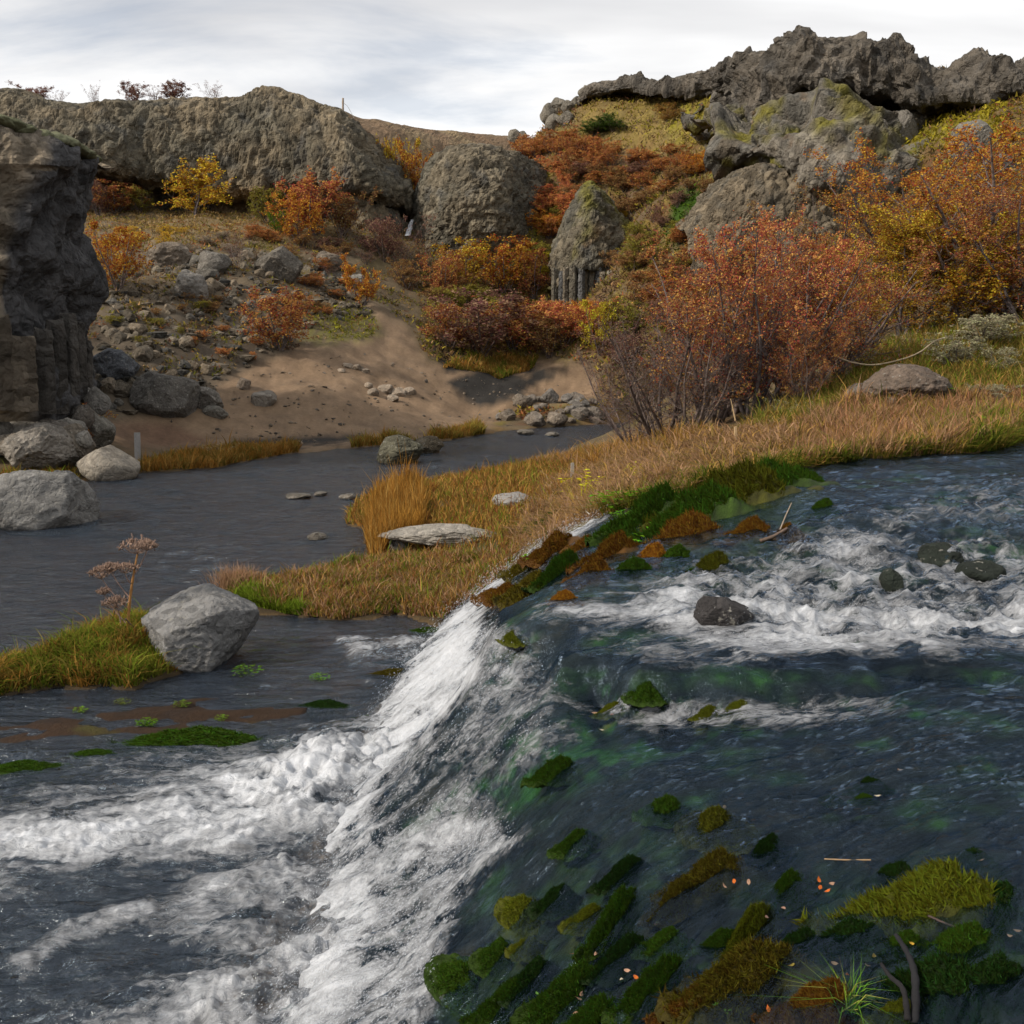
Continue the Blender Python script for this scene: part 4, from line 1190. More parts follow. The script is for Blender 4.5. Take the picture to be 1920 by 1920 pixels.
for i, (u, v, w, h) in enumerate([(558, 936, 50, 10), (650, 936, 30, 10), (592, 1012, 34, 12), (600, 930, 26, 8), (1190, 812, 26, 10), (985, 815, 30, 10), (1035, 818, 24, 8)]):
    boulder(u, v, w, h, 'low flat stone just breaking the river surface', group='flat stones in the river', p=at_z(u, v, 0), color=(.14, .125, .105), depth=.9)
# rubble under the rock fin
fb = [(20, 800, 50, 42), (60, 790, 46, 40), (95, 770, 44, 46), (118, 790, 42, 40), (140, 760, 44, 34), (85, 800, 50, 44), (40, 830, 56, 42), (95, 835, 60, 46), (150, 795, 36, 34), (10, 850, 40, 34), (25, 770, 40, 30),
      (60, 765, 36, 34), (175, 770, 40, 40), (120, 825, 50, 38), (70, 822, 42, 34), (5, 815, 44, 36), (150, 835, 30, 26), (45, 808, 30, 26), (105, 800, 26, 24), (130, 745, 34, 26), (-20, 840, 60, 50), (-30, 790, 60, 46)]
for u, v, w, h in fb:
    y = np.interp(v, [745, 780, 850], [25.8, 25.0, 22.8])
    boulder(u, v, w, h, 'broken grey-brown block in the rubble under the rock fin', group='rubble under the rock fin', p=at_y(u, v, y), sink=.2)
# named boulders of the scree and beach
for u, v, w, h, t, c in [(300, 776, 112, 78, 'big dark boulder with an overhanging side at the foot of the scree', (.10, .092, .082)), (210, 710, 80, 52, 'bluish dark block on the shaded scree beside the fin', (.085, .09, .10)), (350, 562, 56, 54, 'egg-shaped grey boulder alone on the scree slope', (.2, .185, .165)),
                         (395, 512, 52, 42, 'square grey boulder high on the scree', (.17, .155, .135)), (520, 520, 86, 56, 'dark rugged boulder pile at the top of the scree', (.13, .115, .095)), (310, 500, 80, 44, 'brown outcrop behind the orange shrub on the scree', (.17, .14, .11)),
                         (492, 762, 46, 30, 'grey boulder half sunk in the beach sand', (.18, .16, .135)), (380, 768, 66, 42, 'pale low boulder beside the big dark one', (.17, .155, .135)), (400, 782, 40, 22, 'small boulder on the sand at the scree foot', (.15, .14, .12)),
                         (456, 730, 26, 22, 'tan cube-shaped stone on the upper beach', (.22, .175, .135)), (660, 540, 50, 28, 'weathered stone beside the sandy path', (.16, .15, .13)), (610, 505, 50, 34, 'brown boulder above the sandy path', (.16, .13, .1))]:
    boulder(u, v, w, h, t, color=c, p=hit(u, v)[0])
poly = [(190, 560), (300, 470), (470, 480), (640, 500), (690, 590), (560, 600), (460, 660), (470, 700), (330, 770), (180, 760)]
k = 0
while k < 95:
    u, v = rr.uniform(180, 700), rr.uniform(460, 770)
    if sdf_poly(np.array([u]), np.array([v]), poly)[0] < 0:
        continue
    w = rr.choice([10, 12, 14, 16, 18, 20, 26, 34])
    boulder(u, v, w, w * rr.uniform(.55, .85), 'weathered lava stone scattered over the scree slope', group='stones on the scree slope', p=hit(u, v, n=300)[0], sink=.3,
            color=rr.choice([(.15, .12, .085), (.12, .1, .075), (.18, .145, .105), (.11, .1, .085)]))
    k += 1
for u, v, w, h in [(700, 742, 24, 14), (722, 738, 28, 18), (745, 745, 30, 18), (768, 740, 26, 14), (735, 752, 22, 12), (690, 728, 18, 12), (650, 690, 18, 10), (668, 694, 22, 12), (684, 700, 16, 10), (640, 698, 14, 8)]:
    boulder(u, v, w, h, 'pale crumbling stone in a low outcrop on the sand', group='outcrop stones on the sand', color=(.24, .195, .15), p=hit(u, v)[0], sink=.25)
for i in range(26):
    u = rr.uniform(935, 1125)
    v = rr.uniform(752, 800) if u > 960 else rr.uniform(775, 802)
    w = rr.choice([16, 20, 24, 30, 38])
    boulder(u, v, w, w * .7, 'tan-grey stone in the pile on the far river bank', group='stone pile on the far bank', color=rr.choice([(.17, .14, .11), (.14, .12, .1), (.15, .135, .12)]), p=hit(u, v)[0], sink=.2)
for i in range(16):
    u, v, w = [(1030, 218, 34), (1048, 210, 36), (1066, 205, 26), (1080, 196, 24), (1040, 235, 30), (1062, 228, 30), (965, 258, 24), (980, 256, 18), (1100, 178, 26), (1120, 170, 24), (1145, 172, 22), (1180, 165, 26), (1210, 168, 24), (1250, 172, 30), (1290, 170, 26), (1320, 168, 30)][i]
    boulder(u, v, w, w * .85, 'jagged lava block on the ridge line of the heath hill', group='ridge blocks', color=(.15, .135, .11), p=hit(u, v + 6)[0], sink=.15, variant=9 + i % 3)
for u, v, w, h in [(1690, 275, 60, 60), (1640, 300, 50, 44), (1330, 262, 50, 40), (1360, 200, 40, 36), (1830, 290, 60, 56), (1880, 330, 50, 40), (1655, 255, 40, 34)]:
    boulder(u, v, w, h, 'grey lava block fallen below the crag', group='blocks below the crag', color=(.15, .138, .12), p=hit(u, v)[0], variant=9 + rr.randrange(3), sink=.2)

# ------------------------------------------------------------------ birches and willows
M_leaf, nt, out = new_mat('leaf')
oi = nd(nt, 'ShaderNodeObjectInfo')
geo = nd(nt, 'ShaderNodeNewGeometry')
hs = nd(nt, 'ShaderNodeHueSaturation', {'Hue': math_n(nt, 'ADD', math_n(nt, 'MULTIPLY', geo.outputs['Random Per Island'], .10), .45), 'Saturation': 1.0,
                                        'Value': math_n(nt, 'ADD', math_n(nt, 'MULTIPLY', math_n(nt, 'POWER', geo.outputs['Random Per Island'], 1.6), .95), .65), 'Color': oi.outputs['Color']})
df = nd(nt, 'ShaderNodeBsdfDiffuse', {0: hs.outputs[0]})
tl = nd(nt, 'ShaderNodeBsdfTranslucent', {0: hs.outputs[0]})
mx = nd(nt, 'ShaderNodeMixShader', {0: .35, 1: df.outputs[0], 2: tl.outputs[0]})
nt.links.new(mx.outputs[0], out.inputs[0])
M_bark, nt, out = new_mat('bark')
oi = nd(nt, 'ShaderNodeObjectInfo')
geo = nd(nt, 'ShaderNodeNewGeometry')
bn = nd(nt, 'ShaderNodeTexNoise', {'Vector': geo.outputs['Position'], 'Scale': 14.0, 'Detail': 4.0})
bc_ = ramp(nt, bn.outputs[0], [(.35, (.5, .5, .5)), (.65, (1.5, 1.5, 1.5))])
pb = nd(nt, 'ShaderNodeBsdfPrincipled', {'Base Color': mixc(nt, 1.0, oi.outputs['Color'], bc_.outputs[0], 'MULTIPLY'), 'Roughness': .85, 'Specular IOR Level': .2})
nt.links.new(pb.outputs[0], out.inputs[0])


def tube(pts, rad, sides):
    pts = np.asarray(pts)
    n = len(pts)
    t = np.gradient(pts, axis=0)
    t /= np.linalg.norm(t, axis=1)[:, None] + 1e-9
    a = np.cross(t, np.array([.31, .87, .38]))
    a /= np.linalg.norm(a, axis=1)[:, None] + 1e-9
    b = np.cross(t, a)
    th = np.arange(sides) / sides * 2 * np.pi
    ring = pts[:, None] + np.asarray(rad)[:, None, None] * (np.cos(th)[None, :, None] * a[:, None] + np.sin(th)[None, :, None] * b[:, None])
    i = np.arange(n * sides).reshape(n, sides)
    j = np.roll(i, -1, 1)
    f = np.stack([i[:-1], j[:-1], j[1:], i[1:]], -1).reshape(-1, 4)
    return ring.reshape(-1, 3), f


def make_tree(seed, stems, spread, leaves, leaf, kind='vase', nb=9, nt_=7, ns=3, trunk_r=.012, clear=.12):
    """unit-high shrub: returns (wood mesh, leaf mesh)"""
    rg = np.random.default_rng(seed)
    V, F, off = [], [], 0
    tips = []

    def add(pts, r0, r1, sides):
        nonlocal off
        v, f = tube(pts, np.linspace(r0, r1, len(pts)), sides)
        V.append(v)
        F.append(f + off)
        off += len(v)

    def grow(p, d, L, nseg, wob, trop):
        pts = [p]
        for _ in range(nseg):
            d = d + rg.normal(size=3) * wob + np.array([0, 0, trop])
            d = d / np.linalg.norm(d)
            pts.append(pts[-1] + d * L / nseg)
        return np.array(pts), d

    for s in range(stems):
        a = 2 * np.pi * s / stems + rg.uniform(-.4, .4)
        tilt = spread * rg.uniform(.25, 1.0) if stems > 1 else .06
        d = np.array([math.cos(a) * tilt, math.sin(a) * tilt, 1.0])
        d /= np.linalg.norm(d)
        H = rg.uniform(.72, 1.0) / max(d[2], .55) * (.95 if stems > 1 else 1)
        p0 = np.array([math.cos(a), math.sin(a), 0]) * (.02 if stems > 1 else 0) * rg.uniform(.3, 2)
        pts, _ = grow(p0, d, H, 8, .09, .06)
        r0 = trunk_r * rg.uniform(.7, 1.2) * (1.6 if stems == 1 else 1)
        add(pts, r0, r0 * .15, 5)
        for b in range(nb):
            f = clear + (1 - clear) * (b + rg.uniform(.1, .9)) / nb
            k = min(int(f * 8), 7)
            q = pts[k] + (pts[k + 1] - pts[k]) * (f * 8 - k)
            a2 = rg.uniform(0, 2 * np.pi)
            out_ = np.array([math.cos(a2), math.sin(a2), rg.uniform(.25, .9)])
            if kind == 'cone':
                L = .42 * (1.05 - f) + .1
            elif kind == 'dome':
                L = .36 * math.sqrt(max(1 - f * .85, .05)) + .05
            else:
                L = .30 * (1.15 - .75 * f)
            L *= rg.uniform(.7, 1.2)
            bp_, bd = grow(q, out_ / np.linalg.norm(out_), L, 5, .16, .07)
            rb = r0 * .38 * (1 - .6 * f)
            add(bp_, rb, rb * .3, 3)
            for t in range(nt_):
                g = .2 + .8 * (t + rg.uniform(0, .9)) / nt_
                k2 = min(int(g * 5), 4)
                q2 = bp_[k2] + (bp_[k2 + 1] - bp_[k2]) * (g * 5 - k2)
                dd = bd + rg.normal(size=3) * .75 + np.array([0, 0, .25])
                L2 = L * .42 * rg.uniform(.6, 1.2)
                tp, td = grow(q2, dd / np.linalg.norm(dd), L2, 3, .2, .05)
                add(tp, rb * .38, rb * .16, 3)
                tips.append((tp, 1.0))
                for m in range(ns):
                    q3 = tp[rg.integers(1, 4)]
                    d3 = td + rg.normal(size=3) * .7
                    sp_, _ = grow(q3, d3 / np.linalg.norm(d3), L2 * .6, 2, .2, .05)
                    add(sp_, rb * .2, rb * .1, 3)
                    tips.append((sp_, .8))
    W = np.concatenate(V)
    wf = np.concatenate(F)
    segs = np.concatenate([np.stack([t[:-1], t[1:]], 1) for t, _ in tips])
    n = leaves
    k = rg.integers(0, len(segs), n)
    # leaves bunch in some parts of the crown and leave others bare
    c = segs[k, 0] + (segs[k, 1] - segs[k, 0]) * rg.random(n)[:, None] + rg.normal(size=(n, 3)) * leaf * .8
    keep_ = fbm(c * 4.5 + seed, 3, seed) > -.18
    c = c[keep_]
    n = len(c)
    a = rg.normal(size=(n, 3))
    a /= np.linalg.norm(a, axis=1)[:, None]
    b = np.cross(a, rg.normal(size=(n, 3)))
    b /= np.linalg.norm(b, axis=1)[:, None] + 1e-9
    s = leaf * rg.uniform(.6, 1.25, n)[:, None]
    LV_ = np.stack([c - a * s * .6, c + b * s * .42, c + a * s * .6, c - b * s * .42], 1).reshape(-1, 3)
    lf = np.arange(n * 4).reshape(n, 4)
    top = np.percentile(LV_[:, 2], 99.5)
    W, LV_ = W / top, LV_ / top
    wid = np.percentile(np.abs(LV_[:, :2]), 97) * 2
    return mesh_data('trunk', W, wf, mats=[M_bark]), mesh_data('crown', LV_, lf, smooth=False, mats=[M_leaf]), wid


NEARV = [make_tree(900 + i, 7 + i % 3, .55 + .1 * (i % 2), 21000, .0088, 'vase', nb=11, nt_=8, ns=2) for i in range(4)]
NEARC = [make_tree(930 + i, 4, .4, 34000, .0108, 'dome', nb=13, nt_=8, ns=2) for i in range(2)]
NEARS = [make_tree(940 + i, 8, .7, 4200, .009, 'vase', nb=11, nt_=8, ns=3) for i in range(2)]
FARV = [make_tree(950 + i, 6, .7, 6500, .027, 'dome', nb=8, nt_=6, ns=1, trunk_r=.014) for i in range(4)]
FARC = [make_tree(960 + i, 2, .25, 7500, .024, 'dome', nb=12, nt_=6, ns=1, trunk_r=.014) for i in range(2)]
FARS = [make_tree(970 + i, 7, .8, 1500, .02, 'vase', nb=8, nt_=6, ns=2, trunk_r=.009) for i in range(2)]
GOLD, ORANGE, RUST, RED, OLIVE, PURP, GREEN, BROWN, YEL = (.42, .25, .035), (.42, .17, .035), (.32, .13, .05), (.42, .15, .065), (.2, .165, .035), (.19, .10, .075), (.10, .17, .012), (.23, .125, .055), (.36, .27, .03)
BARKS = [(.11, .085, .075), (.13, .10, .09), (.09, .075, .075)]


def tree(u, vb, vt, w, col, fam, label, group=None, y=None, bark=None, name='birch_tree', cat='tree', bury=.05):
    p = hit(u, vb, n=350)[0] if y is None else at_y(u, vb, y)
    if y is not None:
        p[2] = ground_z(np.array([p[0]]), np.array([p[1]]))[0]
    d = p[1]
    topz = at_y(u, vt, d)[2]
    h = max(topz - p[2], .3)
    sw = w / FPX * d
    k = rr.randrange(len(fam))
    wd, lf, wid = fam[k]
    s = sw / wid
    e = link(name, None, label=label, cat=cat, group=group, loc=(p[0], p[1], p[2] - bury * h * .5), rot=(0, 0, rr.uniform(0, 6.28)), scale=(s, s, h * 1.02))
    j = rr.uniform(.85, 1.15)
    link('trunk', wd, parent=e, color=bark or rr.choice(BARKS))
    link('crown', lf, parent=e, color=tuple(c * j for c in col))
    return e


# the thicket beside the upper stream
G1 = 'birches of the thicket beside the upper stream'
for u, y, vt, w, c, fam, t in [
    (1240, 17.5, 560, 300, PURP, NEARS, 'nearly bare purple-twigged birch at the river end of the thicket'), (1305, 16.3, 600, 260, PURP, NEARS, 'bare low birch bush in front of the red thicket'),
    (1330, 17.2, 440, 330, RUST, NEARV, 'open rust-leaved birch with dark crooked stems in the thicket'), (1405, 16.6, 405, 330, RED, NEARV, 'tallest red-orange birch of the streamside thicket'),
    (1470, 17.0, 425, 310, RED, NEARV, 'dense coral-red birch beside the tallest one'), (1530, 18.0, 425, 300, RUST, NEARV, 'rusty brown birch at the grassy end of the thicket'),
    (1440, 18.5, 470, 330, ORANGE, NEARV, 'orange birch half hidden behind the red ones'), (1370, 19.0, 500, 320, BROWN, NEARS, 'brown twiggy birch deep in the thicket'),
    (1570, 18.6, 520, 120, ORANGE, NEARV, 'small orange birch on the edge of the grass'), (1190, 19.5, 640, 170, PURP, NEARS, 'low bare bush leaning over the river'),
    (1500, 16.0, 600, 150, RUST, NEARV, 'low rusty shoots in front of the thicket')]:
    tree(u, 800, vt, w, c, fam, t, G1, y=y)
G2 = 'birches on the right slope'
for u, y, vt, w, c, fam, t in [
    (1690, 22.5, 385, 290, GOLD, NEARC, 'golden-leaved birch with a dense rounded crown'), (1790, 22, 400, 280, (.33, .165, .02), NEARC, 'amber birch beside the golden one'), (1620, 24.5, 420, 240, (.3, .13, .025), NEARV, 'orange-brown birch behind the golden one'),
    (1560, 30, 350, 230, BROWN, NEARV, 'brown birch below the lava face'), (1700, 29, 245, 320, ORANGE, NEARV, 'tall burnt-orange birch rising toward the crag'), (1800, 30, 275, 300, ORANGE, NEARV, 'broad burnt-orange birch high on the slope'),
    (1890, 22.5, 210, 400, ORANGE, NEARV, 'tall orange birch leaning in with thin dark branches'), (1945, 20.5, 360, 330, RUST, NEARV, 'rust birch with low sweeping branches at the slope edge'), (1850, 25, 330, 260, RUST, NEARV, 'rusty birch between the amber and the tall orange ones'),
    (1740, 33, 330, 170, BROWN, NEARS, 'thin brown birch behind the golden crown')]:
    tree(u, 640, vt, w, c, fam, t, G2, y=y)
# mid-ground shrubs and trees across the valley
G3 = 'autumn birches across the river'
for u, vb, vt, w, c, fam, t in [
    (365, 430, 298, 112, GOLD, FARC, 'golden birch standing alone before the basalt wall'), (590, 440, 325, 130, RED, FARV, 'salmon-red birch below the wall'), (560, 455, 360, 90, ORANGE, FARV, 'bright orange birch beside the green bush'),
    (526, 440, 394, 44, GREEN, FARV, 'small bright green bush among orange birches'), (640, 445, 355, 90, BROWN, FARV, 'brown birch below the end of the wall'), (500, 420, 352, 60, OLIVE, FARV, 'olive-brown bush before the tan columns'),
    (215, 405, 345, 110, RUST, FARV, 'rusty bushes in the recess under the wall'), (262, 402, 352, 60, OLIVE, FARV, 'olive bush under the dark overhang'), (185, 412, 340, 60, PURP, FARV, 'purple-brown bush beside the rock fin'),
    (222, 545, 425, 130, ORANGE, FARV, 'dense orange birch leaning beside the rock fin'), (185, 520, 450, 70, ORANGE, FARV, 'orange shrub tucked against the rock fin'), (448, 500, 415, 60, PURP, FARS, 'bare white-stemmed birch on the scree'),
    (525, 655, 540, 130, RUST, FARV, 'red shrub spreading at the foot of the scree'), (680, 580, 478, 62, ORANGE, FARC, 'slender orange birch beside the sandy path'), (745, 500, 395, 120, PURP, FARS, 'pale-trunked bare birch in the gully'),
    (720, 490, 410, 90, PURP, FARV, 'purple-brown bush in the gully'), (790, 510, 430, 90, BROWN, FARS, 'thin brown bush below the knob'), (870, 545, 450, 110, GOLD, FARV, 'olive-gold birch at the foot of the hill'),
    (945, 550, 445, 120, ORANGE, FARV, 'orange birch with a broad crown at the foot of the hill'), (965, 525, 488, 46, GREEN, FARV, 'bright green bush between orange birches'), (830, 560, 470, 90, RUST, FARV, 'rust birch above the river bend'),
    (900, 665, 545, 190, PURP, FARV, 'wide purple-brown thicket on the sandy bank'), (845, 655, 570, 120, RUST, FARV, 'rust shrub at the left of the wide thicket'), (960, 655, 560, 140, RUST, FARV, 'rust shrub at the right of the wide thicket'),
    (1060, 650, 560, 120, RED, FARV, 'coral shrub below the columns'), (1125, 665, 565, 90, YEL, FARV, 'yellow-green birch by the river bend'), (1030, 670, 590, 80, BROWN, FARV, 'brown shrub by the river bend'),
    (1000, 560, 470, 80, RUST, FARV, 'rust shrub beside the basalt columns'), (1170, 690, 620, 110, PURP, FARV, 'dark twiggy shrub at the river bend'), (1180, 640, 560, 90, OLIVE, FARV, 'olive shrub under the columns'),
    (745, 328, 258, 64, GOLD, FARV, 'golden bush in the gap between wall and knob'), (778, 345, 272, 66, ORANGE, FARV, 'orange bush in the gap beside the knob'), (160, 800, 748, 70, ORANGE, FARV, 'small bright orange shrub on the rubble'),
    (150, 835, 800, 44, RUST, FARV, 'low rusty sprig among the rubble'), (470, 610, 560, 40, BROWN, FARS, 'dry brown sprig on the scree')]:
    y = {745: 63 if vt == 258 else None, 778: 63, 160: 25.4, 150: 24.4, 365: 57, 215: 58, 262: 58.5, 185: (57 if vt == 340 else None)}.get(u)
    tree(u, vb, vt, w, c, fam, t, G3, y=y, name='birch_shrub' if fam is not FARC else 'birch_tree', cat='shrub' if fam is not FARC else 'tree')
# heath hillside: clusters of low shrubs
CL = [(300, 600, 90, 40, 24, OLIVE, 7), (420, 640, 70, 30, 26, RUST, 6), (560, 590, 60, 30, 30, RUST, 6), (380, 560, 90, 60, 22, BROWN, 8), (620, 520, 50, 30, 34, RUST, 6), (320, 440, 90, 16, 30, GOLD, 6), (470, 440, 60, 16, 34, RUST, 6), (1030, 430, 18, 50, 46, OLIVE, 6), (1050, 400, 14, 40, 40, RUST, 4), (1190, 470, 30, 30, 50, BROWN, 6), (960, 470, 40, 20, 50, RUST, 5), (1000, 500, 25, 20, 46, YEL, 4), (1080, 300, 90, 25, 50, RUST, 10), (1120, 340, 60, 30, 46, BROWN, 9), (1180, 330, 80, 30, 46, RUST, 10), (1290, 340, 40, 20, 44, BROWN, 6), (1020, 400, 40, 40, 50, RUST, 7), (1200, 540, 60, 50, 60, BROWN, 8), (1260, 560, 50, 60, 70, RUST, 8), (1230, 490, 60, 20, 50, OLIVE, 6), (1300, 460, 40, 30, 50, RUST, 6), (1180, 600, 60, 20, 60, PURP, 6), (1020, 610, 60, 25, 60, RUST, 6), (1090, 610, 40, 20, 60, ORANGE, 4), (800, 540, 50, 30, 56, BROWN, 6), (900, 580, 80, 20, 60, OLIVE, 6), (600, 470, 60, 20, 44, BROWN, 5),
      (1010, 330, 60, 20, 44, RED, 8), (1040, 270, 60, 25, 46, RUST, 8), (1150, 300, 90, 25, 40, PURP, 10), (1230, 300, 70, 25, 42, RUST, 9), (1290, 310, 45, 18, 40, ORANGE, 5), (1060, 380, 40, 40, 50, RED, 8),
      (1180, 370, 60, 30, 40, BROWN, 8), (1240, 395, 60, 30, 44, PURP, 7), (1150, 410, 30, 20, 36, GOLD, 3), (1000, 440, 40, 25, 50, ORANGE, 5), (1250, 215, 25, 10, 40, (.24, .13, .04), 3), (1120, 240, 40, 8, 46, (.05, .075, .015), 5),
      (1220, 450, 60, 20, 40, OLIVE, 6), (940, 350, 20, 40, 34, OLIVE, 4), (1320, 300, 20, 10, 36, ORANGE, 3), (980, 385, 20, 40, 34, YEL, 4), (880, 470, 60, 15, 40, OLIVE, 4), (650, 480, 60, 30, 44, PURP, 7), (560, 545, 50, 30, 26, BROWN, 5), (430, 455, 90, 16, 26, (.25, .2, .15), 6)]
HT = {RED: 'coral-red', RUST: 'rust', PURP: 'purple-brown', ORANGE: 'orange', BROWN: 'brown', GOLD: 'golden', OLIVE: 'olive', YEL: 'yellow'}
LMK = [(860, 360, 'beside the basalt knob'), (1110, 420, 'round the pointed outcrop'), (1380, 380, 'below the lava face'), (1220, 225, 'under the ridge crest'), (1020, 260, 'at the low end of the ridge'), (1100, 530, 'near the upright columns'),
       (1200, 590, 'above the river bend'), (900, 570, 'behind the wide thicket'), (650, 480, 'in the gully below the wall'), (430, 455, 'on the bench before the wall'), (560, 545, 'on the scree slope'), (1150, 310, 'in the middle of the heath hill'), (1250, 430, 'on the shaded lower hill')]
for u0, v0, su, sv_, w, c, n in CL:
    spot = min(LMK, key=lambda q: (q[0] - u0) ** 2 + (q[1] - v0) ** 2)[2]
    for i in range(n):
        u, v = u0 + rr.uniform(-su, su), v0 + rr.uniform(-sv_, sv_) + 10
        nm = HT.get(c, 'dark green' if c[1] > c[0] else 'pale')
        tree(u, v, v - w * rr.uniform(.4, .8), w * rr.uniform(.7, 1.4), tuple(x * 1.25 for x in c), FARS if (c is PURP and i % 2) else FARV, f'low {nm} {"twiggy " if (c is PURP and i % 2) else ""}shrub {spot}', f'{nm} heath shrubs {spot}', name='heath_shrub', cat='shrub')
# wind-bent shrubs on the skyline of the wall
for u, vb, vt, w, t in [(70, 190, 160, 56, 'sparse leaning shrub at the end of the row on the wall'), (105, 192, 166, 44, 'reddish shrub beside the leaning one on the wall'), (178, 193, 148, 30, 'thin bare upright birch on the skyline'), (252, 190, 153, 50, 'wind-bent russet bush in the skyline clump'),
                        (290, 189, 156, 46, 'greyish bush in the middle of the skyline clump'), (328, 188, 154, 52, 'red-brown bush ending the skyline clump'), (402, 184, 149, 46, 'lone wind-bent bush near the hump of the wall')]:
    p = at_y(u, vb, 63.5)
    e = tree(u, vb, vt, w, (.2, .09, .07), FARS if w < 48 else FARV, t, 'shrubs on the skyline', y=63.5, name='skyline_shrub', cat='shrub')
    h = at_y(u, vt, 63.5)[2] - p[2]
    e.location = (p[0], p[1], p[2] - .25)
    e.scale = (e.scale[0], e.scale[1], h + .25)

# ------------------------------------------------------------------ grass, heath and moss
def foliage_mat(name, trans=.3, rough=.8, attr='col', obj=False):
    m, nt, out = new_mat(name)
    if obj:
        base = nd(nt, 'ShaderNodeObjectInfo').outputs['Color']
        g = nd(nt, 'ShaderNodeNewGeometry')
        base = nd(nt, 'ShaderNodeHueSaturation', {'Hue': math_n(nt, 'ADD', math_n(nt, 'MULTIPLY', g.outputs['Random Per Island'], .06), .47),
                                                  'Value': math_n(nt, 'ADD', math_n(nt, 'MULTIPLY', g.outputs['Random Per Island'], 1.1), .45), 'Color': base}).outputs[0]
    else:
        base = nd(nt, 'ShaderNodeAttribute', attribute_name=attr).outputs['Color']
    d = nd(nt, 'ShaderNodeBsdfDiffuse', {0: base})
    t = nd(nt, 'ShaderNodeBsdfTranslucent', {0: base})
    x = nd(nt, 'ShaderNodeMixShader', {0: trans, 1: d.outputs[0], 2: t.outputs[0]})
    nt.links.new(x.outputs[0], out.inputs[0])
    return m


M_grass = foliage_mat('grass_blades')
M_plant = foliage_mat('plant_leaf', .3, obj=True)


def blades(P, h, w, col, rg, lean=.35, bend=.35, wind=(0, 0)):
    n = len(P)
    a = rg.uniform(0, 2 * np.pi, n)
    side = np.stack([np.cos(a), np.sin(a), np.zeros(n)], 1)
    l = rg.normal(size=(n, 2)) * lean + np.array(wind)
    dirv = np.stack([l[:, 0], l[:, 1], np.ones(n)], 1)
    dirv /= np.linalg.norm(dirv, axis=1)[:, None]
    droop = np.stack([l[:, 0], l[:, 1], -.4 * np.ones(n)], 1) * bend
    h = np.broadcast_to(h, (n,))[:, None]
    w = np.broadcast_to(w, (n,))[:, None]
    m = P + dirv * h * .55
    t = P + (dirv + droop) * h
    v = np.stack([P - side * w, P + side * w, m - side * w * .7, m + side * w * .7, t], 1).reshape(-1, 3)
    k = np.arange(n)[:, None] * 5
    f = np.concatenate([k + np.array([[0, 1, 3]]), k + np.array([[0, 3, 2]]), k + np.array([[2, 3, 4]])])
    c = np.repeat(col, 5, 0)
    return v, f, c


def scatter(poly, n, rg):
    poly = np.asarray(poly)
    lo, hi = poly.min(0), poly.max(0)
    out = []
    tot = 0
    while tot < n:
        q = rg.uniform(lo, hi, (n * 2, 2))
        q = q[sdf_poly(q[:, 0], q[:, 1], poly) > 0]
        out.append(q)
        tot += len(q)
        if len(q) == 0:
            break
    return np.concatenate(out)[:n]


def grass(label, px, n, hgt, palette, seed, clump=1.2, lean=.35, w0=.0028, wk=.00042, minz=.03, patchy=.0, bend=.35, world_poly=None):
    rg = np.random.default_rng(seed)
    poly = world_poly if world_poly is not None else hit([p[0] for p in px], [p[1] for p in px])[:, :2]
    q = scatter(poly, n, rg)
    z = ground_z(q[:, 0], q[:, 1])
    P = np.stack([q[:, 0], q[:, 1], z - .01], 1)
    ok = z > minz
    ss_ = sdf_poly(q[:, 0], q[:, 1], STREAM)
    ok &= ss_ < .02
    nz = fbm(np.stack([q[:, 0], q[:, 1], 0 * z], 1) * clump, 3, seed)
    if patchy:
        ok &= (nz + rg.normal(size=len(nz)) * .12) > -patchy
    P, nz = P[ok], nz[ok]
    n = len(P)
    C_ = np.array(palette)
    t = np.clip((nz * .9 + .5 + rg.normal(size=n) * .22), 0, .999) * len(C_)
    col = C_[t.astype(int)] * rg.uniform(.6, 1.35, n)[:, None]
    dist = np.linalg.norm(P, axis=1)
    h = (hgt[0] + (hgt[1] - hgt[0]) * rg.random(n) ** 1.6) * np.clip(1 + 1.3 * fbm(P * (2.2, 2.2, 0), 3, seed + 5), .3, 2.2) * np.where(rg.random(n) < .04, 1.7, 1)
    v, f, c = blades(P, h, (w0 + wk * dist) * rg.uniform(.6, 1.2, n), col, rg, lean, bend)
    link('grass', mesh_data('grass', v, f, {'col': c}, mats=[M_grass]), kind='stuff', label=label, cat='grass')


STRAW, PINK, OCH, GRN, DGR, RUSTG, OLV = (.36, .215, .06), (.33, .20, .115), (.30, .145, .03), (.13, .17, .018), (.06, .085, .012), (.22, .095, .035), (.17, .135, .03)
grass('golden sedge covering the flat island', [(640, 985), (692, 928), (800, 905), (880, 890), (1000, 868), (1090, 880), (1040, 940), (985, 985), (945, 1040), (740, 1035), (700, 1010)], 38000, (.08, .25), [OLV, OCH, STRAW, RUSTG, GRN, STRAW], 1, 1.0, patchy=.25)
grass('tall orange-gold reeds on the island shore', [(690, 1048), (688, 985), (720, 935), (790, 930), (795, 1000), (760, 1025), (730, 1030), (715, 1050)], 12000, (.3, .55), [OCH, STRAW, OCH, (.38, .2, .04)], 2, 1.0, lean=.12)
grass('mixed green and pinkish grass at the low end of the island', [(425, 1100), (560, 1078), (690, 1052), (740, 1040), (945, 1042), (985, 1000), (960, 1060), (900, 1110), (835, 1180), (740, 1152), (640, 1166), (560, 1160), (425, 1142)], 42000, (.07, .19),
      [GRN, OLV, PINK, RUSTG, STRAW, PINK, GRN], 3, 1.1)
grass('bright green grass tip of the island', [(425, 1125), (520, 1112), (570, 1150), (560, 1162), (425, 1145)], 6000, (.1, .2), [GRN, (.15, .22, .02), GRN], 4)
